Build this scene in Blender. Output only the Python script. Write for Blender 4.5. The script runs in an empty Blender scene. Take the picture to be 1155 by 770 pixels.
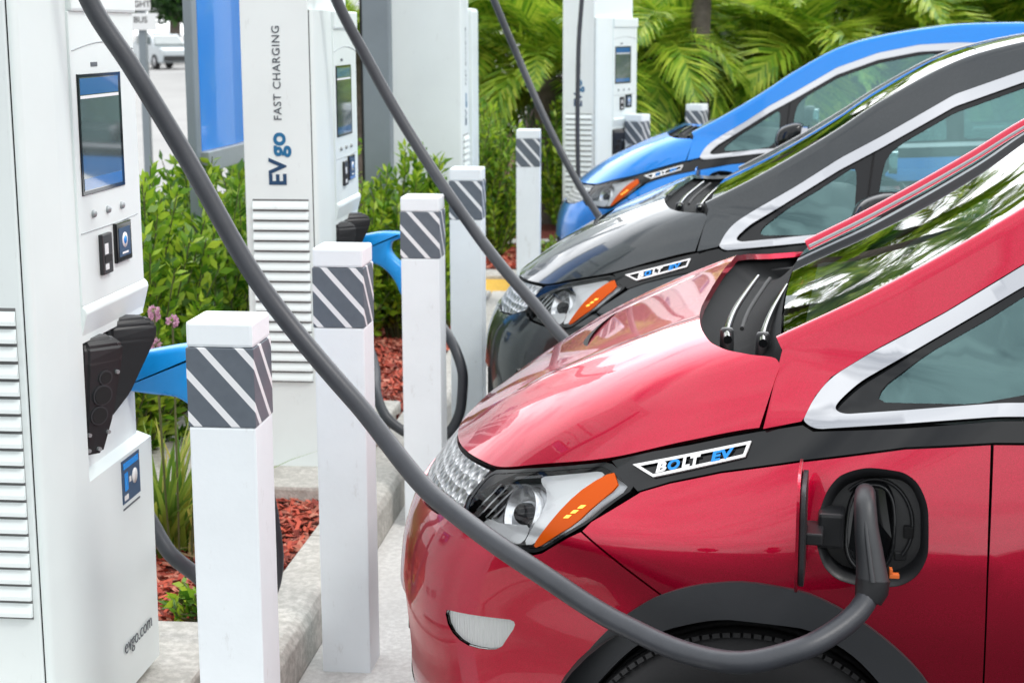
import bpy, bmesh, math, random
import numpy as np
from mathutils import Vector, Matrix, noise as mnoise
from mathutils.geometry import delaunay_2d_cdt
R = math.radians
def pch(t,x,y):
    h=np.diff(x);d=np.diff(y)/h
    m=np.zeros_like(y)
    for i in range(1,len(x)-1):
        if d[i-1]*d[i]>0:
            w1=2*h[i]+h[i-1];w2=h[i]+2*h[i-1]
            m[i]=(w1+w2)/(w1/d[i-1]+w2/d[i])
    m[0]=d[0];m[-1]=d[-1]
    t=np.clip(t,x[0],x[-1]);i=np.clip(np.searchsorted(x,t)-1,0,len(x)-2)
    s=(t-x[i])/h[i]
    return (2*s**3-3*s**2+1)*y[i]+(s**3-2*s**2+s)*h[i]*m[i]+(-2*s**3+3*s**2)*y[i+1]+(s**3-s**2)*h[i]*m[i+1]
rng = np.random.default_rng(7); random.seed(7)
scene = bpy.context.scene
col = scene.collection

# ------------------------------------------------------------------ camera, sky, sun, exposure
CAM_H, PITCH, YAW, ROLL = 1.6, .1873, .1056, -.0031
cam_data = bpy.data.cameras.new('camera'); cam = bpy.data.objects.new('camera', cam_data); col.objects.link(cam)
cam_data.sensor_width = 36; cam_data.lens = 36*1846/1155
cam_data.clip_start = .05; cam_data.clip_end = 2000
cam_data.dof.use_dof = True; cam_data.dof.focus_distance = 3.0; cam_data.dof.aperture_fstop = 9.0
_fw = Vector((-math.sin(YAW)*math.cos(PITCH), math.cos(YAW)*math.cos(PITCH), -math.sin(PITCH)))
_r = Vector((math.cos(YAW), math.sin(YAW), 0)); _u = _r.cross(_fw)
_r2 = _r*math.cos(ROLL)+_u*math.sin(ROLL); _u2 = _u*math.cos(ROLL)-_r*math.sin(ROLL)
cam.matrix_world = Matrix(((_r2.x,_u2.x,-_fw.x,0),(_r2.y,_u2.y,-_fw.y,0),(_r2.z,_u2.z,-_fw.z,CAM_H),(0,0,0,1)))
scene.camera = cam
scene.view_settings.view_transform = 'Standard'; scene.view_settings.look = 'None'
scene.view_settings.exposure = -0.15; scene.view_settings.gamma = 1; scene.view_settings.use_curve_mapping = False
scene.render.engine = 'CYCLES'
try:
    scene.cycles.max_bounces = 10; scene.cycles.transparent_max_bounces = 16
except Exception: pass

SUN_EL, SUN_AZ = 50, 124     # azimuth clockwise from +Y: the light comes over the photographer's right shoulder
world = bpy.data.worlds.new('World'); scene.world = world; world.use_nodes = True
nt = world.node_tree; nt.nodes.clear()
def N(nt, t, **k):
    n = nt.nodes.new(t)
    for a, v in k.items():
        if a in n.inputs: n.inputs[a].default_value = v
        else: setattr(n, a, v)
    return n
sky = N(nt, 'ShaderNodeTexSky', sky_type='NISHITA', sun_disc=False, sun_elevation=R(SUN_EL), sun_rotation=R(SUN_AZ), air_density=1.0, dust_density=3.0, ozone_density=1.0)
hs = N(nt, 'ShaderNodeHueSaturation', Saturation=.5, Value=1.6)
tc = N(nt, 'ShaderNodeTexCoord'); mp = N(nt, 'ShaderNodeMapping'); mp.inputs['Scale'].default_value = (1, 1, 2.6)
cn = N(nt, 'ShaderNodeTexNoise', Scale=2.2, Detail=7.0, Roughness=.55, Distortion=.4)
cr = N(nt, 'ShaderNodeValToRGB'); cr.color_ramp.elements[0].position = .26; cr.color_ramp.elements[1].position = .48
cn2 = N(nt, 'ShaderNodeTexNoise', Scale=3.5, Detail=5.0)
cc = N(nt, 'ShaderNodeValToRGB'); cc.color_ramp.elements[0].position = .3; cc.color_ramp.elements[1].position = .75
cc.color_ramp.elements[0].color = (14.0, 14.5, 15.2, 1); cc.color_ramp.elements[1].color = (21.0, 21.2, 21.4, 1)
mx = N(nt, 'ShaderNodeMix', data_type='RGBA')
bg = N(nt, 'ShaderNodeBackground', Strength=.1); wo = N(nt, 'ShaderNodeOutputWorld')
L = nt.links.new
L(sky.outputs[0], hs.inputs['Color']); L(tc.outputs['Generated'], mp.inputs[0]); L(mp.outputs[0], cn.inputs['Vector']); L(mp.outputs[0], cn2.inputs['Vector'])
L(cn.outputs[0], cr.inputs[0]); L(cn2.outputs[0], cc.inputs[0])
# the cloud layer is thinnest, and so brightest, beyond the cars
dt = N(nt, 'ShaderNodeVectorMath', operation='DOT_PRODUCT'); dt.inputs[1].default_value = Vector((.05, .84, .54)).normalized()
nv = N(nt, 'ShaderNodeVectorMath', operation='NORMALIZE'); br = N(nt, 'ShaderNodeMapRange', interpolation_type='SMOOTHSTEP'); br.inputs[1].default_value = .55; br.inputs[2].default_value = .97; br.inputs[3].default_value = 1.0; br.inputs[4].default_value = 2.6
sc = N(nt, 'ShaderNodeVectorMath', operation='SCALE')
L(tc.outputs['Generated'], nv.inputs[0]); L(nv.outputs[0], dt.inputs[0]); L(dt.outputs['Value'], br.inputs[0]); L(cc.outputs[0], sc.inputs[0]); L(br.outputs[0], sc.inputs['Scale'])
L(cr.outputs[0], mx.inputs[0]); L(hs.outputs[0], mx.inputs[6]); L(sc.outputs[0], mx.inputs[7]); L(mx.outputs[2], bg.inputs['Color']); L(bg.outputs[0], wo.inputs[0])
sd = bpy.data.lights.new('sun', 'SUN'); sd.energy = 1.5; sd.angle = R(14); sd.color = (1, .97, .93)
sun = bpy.data.objects.new('sun', sd); col.objects.link(sun)
_sd = Vector((math.sin(R(SUN_AZ))*math.cos(R(SUN_EL)), math.cos(R(SUN_AZ))*math.cos(R(SUN_EL)), math.sin(R(SUN_EL))))
sun.rotation_euler = _sd.to_track_quat('Z', 'Y').to_euler()

# ------------------------------------------------------------------ materials
def mat(name, color, rough=.5, metal=0., coat=0., coat_rough=.03, spec=.5, vary=0., vscale=8., bump=0., bscale=60., emit=None, estr=1., rvary=0.):
    m = bpy.data.materials.new(name); m.use_nodes = True; nt = m.node_tree; b = nt.nodes['Principled BSDF']
    b.inputs['Base Color'].default_value = (*color, 1); b.inputs['Roughness'].default_value = rough; b.inputs['Metallic'].default_value = metal
    b.inputs['Coat Weight'].default_value = coat; b.inputs['Coat Roughness'].default_value = coat_rough; b.inputs['Specular IOR Level'].default_value = spec
    if emit: b.inputs['Emission Color'].default_value = (*emit, 1); b.inputs['Emission Strength'].default_value = estr
    t = N(nt, 'ShaderNodeTexCoord')
    if vary or rvary:
        n = N(nt, 'ShaderNodeTexNoise', Scale=vscale, Detail=6., Roughness=.6); nt.links.new(t.outputs['Object'], n.inputs['Vector'])
    if vary:
        r = N(nt, 'ShaderNodeValToRGB'); e = r.color_ramp.elements; e[0].position = .3; e[1].position = .7
        e[0].color = (*[c*(1-vary) for c in color], 1); e[1].color = (*[min(1, c*(1+vary)) for c in color], 1)
        nt.links.new(n.outputs[0], r.inputs[0]); nt.links.new(r.outputs[0], b.inputs['Base Color'])
    if rvary:
        mr = N(nt, 'ShaderNodeMapRange'); mr.inputs[1].default_value = .3; mr.inputs[2].default_value = .7; mr.inputs[3].default_value = max(0, rough-rvary); mr.inputs[4].default_value = rough+rvary
        nt.links.new(n.outputs[0], mr.inputs[0]); nt.links.new(mr.outputs[0], b.inputs['Roughness'])
    if bump:
        n2 = N(nt, 'ShaderNodeTexNoise', Scale=bscale, Detail=4.); nt.links.new(t.outputs['Object'], n2.inputs['Vector'])
        bp = N(nt, 'ShaderNodeBump', Strength=bump, Distance=.01); nt.links.new(n2.outputs[0], bp.inputs['Height']); nt.links.new(bp.outputs[0], b.inputs['Normal'])
    return m

def paint(name, base, flake, metal=.55):
    m = bpy.data.materials.new(name); m.use_nodes = True; nt = m.node_tree; b = nt.nodes['Principled BSDF']
    t = N(nt, 'ShaderNodeTexCoord'); v = N(nt, 'ShaderNodeTexNoise', Scale=900., Detail=2.)
    r = N(nt, 'ShaderNodeValToRGB'); r.color_ramp.elements[0].position = .35; r.color_ramp.elements[1].position = .75
    r.color_ramp.elements[0].color = (*base, 1); r.color_ramp.elements[1].color = (*flake, 1)
    nt.links.new(t.outputs['Object'], v.inputs['Vector']); nt.links.new(v.outputs[0], r.inputs[0]); nt.links.new(r.outputs[0], b.inputs['Base Color'])
    b.inputs['Metallic'].default_value = metal; b.inputs['Roughness'].default_value = .36
    b.inputs['Coat Weight'].default_value = 1.; b.inputs['Coat Roughness'].default_value = .015; b.inputs['Coat IOR'].default_value = 1.55
    o = N(nt, 'ShaderNodeTexNoise', Scale=120., Detail=1.); nt.links.new(t.outputs['Object'], o.inputs['Vector'])
    bp = N(nt, 'ShaderNodeBump', Strength=.006, Distance=.002); nt.links.new(o.outputs[0], bp.inputs['Height']); nt.links.new(bp.outputs[0], b.inputs['Coat Normal'])
    return m

def glass(name, tint, ior=1.55, refl=(1, 1, 1, 1)):
    m = bpy.data.materials.new(name); m.use_nodes = True; nt = m.node_tree; nt.nodes.clear()
    f = N(nt, 'ShaderNodeFresnel', IOR=ior); tr = N(nt, 'ShaderNodeBsdfTransparent', Color=(*tint, 1)); g = N(nt, 'ShaderNodeBsdfGlossy', Roughness=.01, Color=refl)
    mx = N(nt, 'ShaderNodeMixShader'); o = N(nt, 'ShaderNodeOutputMaterial')
    nt.links.new(f.outputs[0], mx.inputs[0]); nt.links.new(tr.outputs[0], mx.inputs[1]); nt.links.new(g.outputs[0], mx.inputs[2]); nt.links.new(mx.outputs[0], o.inputs[0])
    return m

def leafmat(name, cols, rough=.4, transl=.35, back=None):
    m = bpy.data.materials.new(name); m.use_nodes = True; nt = m.node_tree; b = nt.nodes['Principled BSDF']; o = nt.nodes['Material Output']
    g = N(nt, 'ShaderNodeNewGeometry'); r = N(nt, 'ShaderNodeValToRGB')
    el = r.color_ramp.elements
    while len(el) < len(cols): el.new(.5)
    for i, c in enumerate(cols): el[i].position = i/(len(cols)-1); el[i].color = (*c, 1)
    nt.links.new(g.outputs['Random Per Island'], r.inputs[0]); nt.links.new(r.outputs[0], b.inputs['Base Color'])
    b.inputs['Roughness'].default_value = rough
    tl = N(nt, 'ShaderNodeBsdfTranslucent'); mx = N(nt, 'ShaderNodeMixShader', Fac=transl)
    nt.links.new(r.outputs[0], tl.inputs['Color']); nt.links.new(b.outputs[0], mx.inputs[1]); nt.links.new(tl.outputs[0], mx.inputs[2]); nt.links.new(mx.outputs[0], o.inputs[0])
    return m

M = dict(
 white=mat('white_powder_coat', (.755, .82, .815), .42, vary=.035, vscale=3., bump=.02, bscale=300., rvary=.08),
 white2=mat('white_plastic', (.73, .805, .795), .35, vary=.02, vscale=5., rvary=.06),
 bollard=mat('bollard_white_paint', (.83, .89, .925), .45, vary=.03, vscale=6., bump=.04, bscale=120.),
 slot=mat('louvre_gap_shade', (.16, .165, .165), .7), seam=mat('panel_gap', (.02, .02, .022), .8),  # slot: dark grey backing, the shadow lines between slats put into its colour
 navy=mat('navy_print', (.012, .055, .13), .4), teal=mat('blue_print', (.01, .14, .30), .4), greyprint=mat('grey_print', (.07, .085, .10), .45),
 blackp=mat('black_plastic', (.017, .018, .020), .42, bump=.05, bscale=400., vary=.15), blackg=mat('gloss_black_trim', (.008, .009, .010), .07, spec=.42),
 cladding=mat('dark_grey_cladding', (.030, .033, .037), .55, bump=.12, bscale=700., vary=.08),
 dark=mat('dark_cavity', (.008, .008, .009), .8), rubber=mat('tyre_rubber', (.018, .018, .019), .75, bump=.1, bscale=200.),
 cable=mat('cable_rubber', (.038, .042, .050), .42, bump=.05, bscale=250., vary=.12, vscale=20.),
 grip=mat('connector_plastic', (.035, .038, .042), .45, bump=.08, bscale=500.),
 orange=mat('orange_clip', (.75, .16, .03), .4), blue_gun=mat('blue_plastic', (.008, .31, .80), .3, vary=.06, vscale=14., rvary=.06),
 chrome=mat('polished_chrome', (.56, .57, .59), .07, 1.), alloy=mat('alloy_wheel', (.45, .46, .48), .3, .9),
 silver=mat('lamp_reflector', (.88, .89, .91), .22, .85), bowl=mat('lamp_bowl', (.72, .74, .77), .28, .6), guide=mat('lamp_light_guide', (.93, .94, .95), .16, .3),
 amber=mat('amber_reflector', (.62, .085, .0), .35, spec=.2), led=mat('lit_led', (1, .6, .1), .4, emit=(1, .55, .06), estr=1.6), lampw=mat('lamp_white', (.8, .8, .78), .25),
 screen=mat('display_glass', (.09, .125, .125), .06, coat=1., spec=.8, vary=.2, vscale=3.), scrblue=mat('display_blue', (.02, .13, .36), .15, coat=1.),
 steel=mat('grey_painted_steel', (.20, .235, .26), .5, .2, vary=.08, vscale=4.), galv=mat('galvanised_steel', (.34, .37, .38), .45, .5, vary=.1, vscale=6.),
 signblue=mat('blue_sign_face', (.004, .21, .72), .25, coat=.6), signwhite=mat('white_sign_face', (.75, .77, .78), .4), print=mat('black_print', (.02, .02, .02), .5),
 dash=mat('grey_dashboard', (.30, .31, .31), .6, bump=.05, bscale=300.), seat=mat('seat_cloth', (.13, .135, .14), .8), trimlight=mat('light_door_trim', (.42, .44, .44), .6),
 badgew=mat('badge_white', (.9, .9, .9), .25), badgeb=mat('badge_blue', (.0, .27, .8), .25),
 red=paint('red_metallic_paint', (.40, .0004, .018), (.70, .0012, .055), .93), black=paint('graphite_metallic_paint', (.016, .021, .024), (.045, .053, .058), .7), blue=paint('blue_metallic_paint', (.001, .16, .56), (.002, .28, .82), .88),
 glass=glass('side_window_glass', (.66, .80, .79), 2.3, (.60, 1, 1, 1)), wglass=glass('windshield_glass', (.55, .64, .62), 2.1), lens=glass('lamp_lens', (.97, .98, .98), 1.45),
)
# scuffs and faint marks on the white paint
for key, c, amt in (('bollard', (.50, .51, .50), .55), ('white', (.45, .47, .46), .35)):
    nt = M[key].node_tree; b = nt.nodes['Principled BSDF']; src = b.inputs['Base Color'].links[0].from_socket
    t = N(nt, 'ShaderNodeTexCoord'); oi = N(nt, 'ShaderNodeObjectInfo'); ad = N(nt, 'ShaderNodeVectorMath', operation='ADD'); mp = N(nt, 'ShaderNodeMapping'); mp.inputs['Scale'].default_value = (1, 1, .35)
    n = N(nt, 'ShaderNodeTexNoise', Scale=26., Detail=9., Roughness=.72); r = N(nt, 'ShaderNodeValToRGB'); r.color_ramp.elements[0].position = .60; r.color_ramp.elements[1].position = .72; r.color_ramp.elements[1].color = (amt, amt, amt, 1)
    x = N(nt, 'ShaderNodeMix', data_type='RGBA'); x.inputs[7].default_value = (*c, 1)
    nt.links.new(t.outputs['Object'], ad.inputs[0]); nt.links.new(oi.outputs['Location'], ad.inputs[1]); nt.links.new(ad.outputs[0], mp.inputs[0]); nt.links.new(mp.outputs[0], n.inputs['Vector']); nt.links.new(n.outputs[0], r.inputs[0])
    nt.links.new(r.outputs[0], x.inputs[0]); nt.links.new(src, x.inputs[6]); nt.links.new(x.outputs[2], b.inputs['Base Color'])
# the painted band of the bollards: slanting white lines over grey, running round the corner
def stripes():
    m = bpy.data.materials.new('striped_band'); m.use_nodes = True; nt = m.node_tree; b = nt.nodes['Principled BSDF']
    t = N(nt, 'ShaderNodeTexCoord'); s = N(nt, 'ShaderNodeSeparateXYZ'); nt.links.new(t.outputs['Object'], s.inputs[0])
    a = N(nt, 'ShaderNodeMath', operation='ADD'); nt.links.new(s.outputs[0], a.inputs[0]); nt.links.new(s.outputs[1], a.inputs[1])
    k = N(nt, 'ShaderNodeMath', operation='MULTIPLY_ADD'); k.inputs[1].default_value = 1.12; nt.links.new(a.outputs[0], k.inputs[0]); nt.links.new(s.outputs[2], k.inputs[2])
    w = N(nt, 'ShaderNodeMath', operation='MODULO'); ad = N(nt, 'ShaderNodeMath', operation='ADD'); ad.inputs[1].default_value = 10*.079+.028
    nt.links.new(k.outputs[0], ad.inputs[0]); nt.links.new(ad.outputs[0], w.inputs[0]); w.inputs[1].default_value = .079
    g = N(nt, 'ShaderNodeMath', operation='LESS_THAN'); g.inputs[1].default_value = .0185; nt.links.new(w.outputs[0], g.inputs[0])
    n = N(nt, 'ShaderNodeTexNoise', Scale=45., Detail=5.); nt.links.new(t.outputs['Object'], n.inputs['Vector'])
    r = N(nt, 'ShaderNodeValToRGB'); r.color_ramp.elements[0].color = (.095, .115, .14, 1); r.color_ramp.elements[1].color = (.135, .16, .19, 1); nt.links.new(n.outputs[0], r.inputs[0])
    x = N(nt, 'ShaderNodeMix', data_type='RGBA'); x.inputs[7].default_value = (.80, .82, .84, 1)
    nt.links.new(g.outputs[0], x.inputs[0]); nt.links.new(r.outputs[0], x.inputs[6]); nt.links.new(x.outputs[2], b.inputs['Base Color']); b.inputs['Roughness'].default_value = .4
    return m
M['band'] = stripes()

def ground_mat(name, c0, c1, c2, s1=2., s2=60., bump=.25, rough=.85, cracks=0.):
    m = bpy.data.materials.new(name); m.use_nodes = True; nt = m.node_tree; b = nt.nodes['Principled BSDF']; t = N(nt, 'ShaderNodeTexCoord')
    n1 = N(nt, 'ShaderNodeTexNoise', Scale=s1, Detail=8., Roughness=.65); n2 = N(nt, 'ShaderNodeTexNoise', Scale=s2, Detail=5., Roughness=.7)
    for n in (n1, n2): nt.links.new(t.outputs['Object'], n.inputs['Vector'])
    r = N(nt, 'ShaderNodeValToRGB'); e = r.color_ramp.elements; e[0].position = .32; e[0].color = (*c0, 1); e[1].position = .68; e[1].color = (*c1, 1)
    r2 = N(nt, 'ShaderNodeValToRGB'); r2.color_ramp.elements[0].position = .42; r2.color_ramp.elements[1].position = .62
    x = N(nt, 'ShaderNodeMix', data_type='RGBA'); x.inputs[6].default_value = (*c2, 1)
    nt.links.new(n1.outputs[0], r.inputs[0]); nt.links.new(n2.outputs[0], r2.inputs[0]); nt.links.new(r2.outputs[0], x.inputs[0]); nt.links.new(r.outputs[0], x.inputs[7])
    x2 = N(nt, 'ShaderNodeMix', data_type='RGBA', ); x2.inputs[0].default_value = .7
    nt.links.new(x.outputs[2], x2.inputs[7]); nt.links.new(r.outputs[0], x2.inputs[6]); nt.links.new(x2.outputs[2], b.inputs['Base Color'])
    b.inputs['Roughness'].default_value = rough
    bp = N(nt, 'ShaderNodeBump', Strength=bump, Distance=.02); nt.links.new(n2.outputs[0], bp.inputs['Height']); nt.links.new(bp.outputs[0], b.inputs['Normal'])
    return m
M['concrete'] = ground_mat('concrete', (.60, .595, .57), (.72, .715, .69), (.50, .49, .47))
M['kerb'] = ground_mat('kerb_concrete', (.46, .445, .41), (.64, .62, .575), (.33, .32, .29), 5., 45., .35)
M['lot'] = ground_mat('parking_lot', (.30, .30, .295), (.40, .395, .385), (.25, .25, .245), .6, 40., .2)
M['asphalt'] = ground_mat('asphalt', (.034, .035, .037), (.055, .055, .057), (.024, .024, .025), 1.2, 90., .4)
M['yellow'] = ground_mat('yellow_tactile_paint', (.62, .36, .03), (.75, .46, .06), (.5, .3, .05), 6., 60., .2)
M['soil'] = ground_mat('red_mulch_soil', (.15, .022, .014), (.27, .045, .028), (.06, .016, .01), 9., 70., .8)
M['mulch'] = leafmat('red_mulch_chips', [(.12, .018, .012), (.42, .06, .035), (.60, .11, .06), (.34, .06, .035), (.60, .25, .17), (.20, .03, .02)], .8, .0)
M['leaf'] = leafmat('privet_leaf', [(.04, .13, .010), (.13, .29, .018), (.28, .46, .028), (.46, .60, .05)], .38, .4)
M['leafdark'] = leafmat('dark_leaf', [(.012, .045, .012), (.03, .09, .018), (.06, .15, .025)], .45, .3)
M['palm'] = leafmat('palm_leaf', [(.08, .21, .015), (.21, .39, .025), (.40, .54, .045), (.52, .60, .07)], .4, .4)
M['palmdark'] = leafmat('palm_leaf_painted_shade', [(.02, .06, .012), (.05, .14, .018), (.10, .23, .03)], .45, .3)  # darker copy of the palm leaf, shade on the rear palms painted in
M['blade'] = leafmat('strap_leaf', [(.07, .17, .025), (.17, .30, .04), (.33, .42, .06), (.48, .40, .10)], .4, .35)
M['petal'] = leafmat('pink_petal', [(.5, .25, .38), (.65, .40, .50), (.42, .20, .33)], .5, .4)
M['deadleaf'] = leafmat('dry_leaf', [(.28, .19, .09), (.36, .27, .14), (.2, .13, .06)], .8, .2)
M['bark'] = mat('palm_bark', (.12, .10, .085), .9, vary=.4, vscale=14., bump=.9, bscale=22.)
M['stem'] = mat('green_stem', (.09, .10, .035), .7, vary=.3, vscale=20.)

# ------------------------------------------------------------------ object helpers
def tag(o, label=None, cat=None, group=None, kind=None):
    if label: o['label'] = label
    if cat: o['category'] = cat
    if group: o['group'] = group
    if kind: o['kind'] = kind
    return o
def thing(name, label, cat, loc=(0, 0, 0), rz=0, group=None):
    o = bpy.data.objects.new(name, None); o.empty_display_size = .2; col.objects.link(o); o.location = loc; o.rotation_euler = (0, 0, rz)
    return tag(o, label, cat, group)
def link(name, me, m, parent=None):
    o = bpy.data.objects.new(name, me); col.objects.link(o)
    if parent: o.parent = parent
    if m is not None and not me.materials: me.materials.append(m)
    return o
def copy_tree(o, parent=None):
    c = o.copy(); col.objects.link(c); c.parent = parent
    for ch in [x for x in col.objects if x.parent == o]: copy_tree(ch, c)
    return c

class MB:
    """collects shapes, links them as one mesh object"""
    def __init__(s): s.v = []; s.f = []; s.n = []; s.smooth = []
    def add(s, v, f, smooth=True, normals=None):
        k = len(s.v); s.v += [tuple(map(float, p)) for p in v]; s.f += [tuple(int(i)+k for i in q) for q in f]
        s.smooth += [smooth]*len(f)
        s.n += ([tuple(map(float, p)) for p in normals] if normals is not None else [(0, 0, 0)]*len(v)); return s
    def box(s, x0, x1, y0, y1, z0, z1, b=.0, xf=None):
        bm = bmesh.new(); bmesh.ops.create_cube(bm, size=1)
        bmesh.ops.scale(bm, vec=(x1-x0, y1-y0, z1-z0), verts=bm.verts); bmesh.ops.translate(bm, vec=((x0+x1)/2, (y0+y1)/2, (z0+z1)/2), verts=bm.verts)
        if b: bmesh.ops.bevel(bm, geom=bm.edges[:], offset=b, segments=2, affect='EDGES', profile=.6)
        return s.bm(bm, xf, False)
    def bm(s, bm, xf=None, smooth=True):
        if xf: bm.transform(xf)
        bm.verts.index_update(); v = [p.co[:] for p in bm.verts]; f = [[p.index for p in q.verts] for q in bm.faces]; bm.free(); return s.add(v, f, smooth)
    def prism(s, poly, axis, a, b, bev=0.):
        """poly in the two other axes (in xyz order), extruded along axis from a to b"""
        bm = bmesh.new()
        def P(p, t): q = list(p); q.insert(axis, t); return q
        lo = [bm.verts.new(P(p, a)) for p in poly]; hi = [bm.verts.new(P(p, b)) for p in poly]; n = len(poly)
        bm.faces.new(lo[::-1]); bm.faces.new(hi)
        for i in range(n): bm.faces.new((lo[i], lo[(i+1) % n], hi[(i+1) % n], hi[i]))
        bmesh.ops.recalc_face_normals(bm, faces=bm.faces)
        if bev: bmesh.ops.bevel(bm, geom=bm.edges[:], offset=bev, segments=2, affect='EDGES', profile=.6)
        return s.bm(bm, None, False)
    def tube(s, pts, r, n=14, cap=True):
        P = np.array(pts, float); rr = np.broadcast_to(np.array(r, float), (len(P),)); T = np.gradient(P, axis=0); T /= np.linalg.norm(T, axis=1)[:, None]+1e-12
        u = np.cross(T[0], (0, 0, 1.)); u = u if np.linalg.norm(u) > .05 else np.cross(T[0], (0, 1., 0)); u /= np.linalg.norm(u); V = []; 
        for i in range(len(P)):
            u = u-T[i]*(u@T[i]); u /= np.linalg.norm(u); w = np.cross(T[i], u)
            for k in range(n):
                a = 2*math.pi*k/n; V.append(P[i]+rr[i]*(u*math.cos(a)+w*math.sin(a)))
        F = [(i*n+k, i*n+(k+1) % n, (i+1)*n+(k+1) % n, (i+1)*n+k) for i in range(len(P)-1) for k in range(n)]
        s.add(V, F, True)
        if cap:
            for i0, rev in ((0, True), ((len(P)-1)*n, False)):
                q = [V[i0+k] for k in range(n)]; s.add(q, [list(range(n))[::-1] if rev else list(range(n))], False)
        return s
    def lathe(s, prof, n=48, axis=1, c=(0, 0, 0), smooth=True):
        """prof: (r, h) pairs; spun round the axis through c"""
        V = []; m = len(prof); o = [i for i in range(3) if i != axis]
        for k in range(n):
            a = 2*math.pi*k/n
            for r_, h in prof:
                p = [0, 0, 0]; p[axis] = h+c[axis]; p[o[0]] = r_*math.cos(a)+c[o[0]]; p[o[1]] = r_*math.sin(a)+c[o[1]]; V.append(p)
        F = [(k*m+i, ((k+1) % n)*m+i, ((k+1) % n)*m+i+1, k*m+i+1) for k in range(n) for i in range(m-1)]
        return s.add(V, F, smooth)
    def ball(s, c, r, sub=3, smooth=True):
        bm = bmesh.new(); bmesh.ops.create_icosphere(bm, subdivisions=sub, radius=1)
        rr = (r, r, r) if not hasattr(r, '__len__') else r
        bmesh.ops.scale(bm, vec=rr, verts=bm.verts); bmesh.ops.translate(bm, vec=c, verts=bm.verts); return s.bm(bm, None, smooth)
    def mesh(s, name):
        me = bpy.data.meshes.new(name); me.from_pydata(s.v, [], s.f); me.polygons.foreach_set('use_smooth', s.smooth); me.update()
        if any(n != (0, 0, 0) for n in s.n): me.normals_split_custom_set_from_vertices(s.n)
        return me
    def build(s, name, m, parent=None):
        return link(name, s.mesh(name), m, parent)

def quads(name, V, m, parent=None, k=4):
    """V: (n,k,3) separate k-gons -> one mesh"""
    V = np.asarray(V, np.float32); n = len(V); me = bpy.data.meshes.new(name)
    me.vertices.add(n*k); me.vertices.foreach_set('co', V.reshape(-1)); me.loops.add(n*k); me.loops.foreach_set('vertex_index', np.arange(n*k, dtype=np.int32))
    me.polygons.add(n); me.polygons.foreach_set('loop_start', np.arange(0, n*k, k, dtype=np.int32)); me.polygons.foreach_set('loop_total', np.full(n, k, np.int32))
    me.update(calc_edges=True); me.validate()
    return link(name, me, m, parent)
def spline(pts, n=60):
    P = np.array(pts, float); d = np.r_[0, np.cumsum(np.linalg.norm(np.diff(P, axis=0), axis=1))]; t = np.linspace(0, d[-1], n)
    return np.stack([pch(t, d, P[:, i]) for i in range(P.shape[1])], 1)
def text_verts(s, size, off=0., shear=0., extr=0., spacing=1.):
    cu = bpy.data.curves.new('lettering', 'FONT'); cu.body = s; cu.size = size; cu.offset = off; cu.shear = shear; cu.extrude = extr; cu.resolution_u = 4; cu.space_character = spacing
    o = bpy.data.objects.new('lettering', cu); col.objects.link(o); bpy.context.view_layer.update()
    me = o.evaluated_get(bpy.context.evaluated_depsgraph_get()).to_mesh()
    V = np.array([v.co[:] for v in me.vertices]); F = [list(p.vertices) for p in me.polygons]
    col.objects.unlink(o); bpy.data.objects.remove(o); bpy.data.curves.remove(cu); return V, F
def place_text(mb, s, size, origin, ex, ey, off=0., shear=0., lift=.001, spacing=1.):
    V, F = text_verts(s, size, off, shear, .0006, spacing); ex = np.array(ex, float); ey = np.array(ey, float); n = np.cross(ex, ey)
    mb.add(np.array(origin)+V[:, :1]*ex+V[:, 1:2]*ey+(V[:, 2:3]+lift)*n, F, False); return V[:, 0].max()
# ------------------------------------------------------------------ ground, kerbs, planters
def sheet(name, xs, ys, zf, m, kind='structure', label=None):
    V = [(x, y, zf(x, y)) for y in ys for x in xs]; n = len(xs)
    F = [(j*n+i, j*n+i+1, (j+1)*n+i+1, (j+1)*n+i) for j in range(len(ys)-1) for i in range(n-1)]
    o = MB().add(V, F, True).build(name, m); return tag(o, kind=kind, label=label)
def gz(x, y):
    t = min(1, max(0, (x+.72)/.75)); s = min(1, max(0, (2.6-y)/.3)); return -.08*max(t*t*(3-2*t), s)
gx = [-900, -200, -60, -20, -6, -3, -1.5, -.94, -.84, -.72, -.6, -.45, -.3, -.15, 0, .1, 1, 3, 8, 20, 60, 200, 900]
gy = [-900, -100, -20, -5, 0, 1.3, 2.3, 2.6, 4, 6, 8, 10, 14, 20, 40, 90, 200, 900]
sheet('ground', gx, gy, gz, M['lot'])
sheet('road', [-40, 60], [-60, 2.29], lambda x, y: -.068, M['asphalt'])
sheet('parking_bay', [-.5, -.4, -.3, -.15, 0, .1, 1, 3, 8, 20, 60], [2.3, 2.6, 4, 6, 8, 9.7], lambda x, y: gz(x, y)+.008, M['asphalt'])
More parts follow.
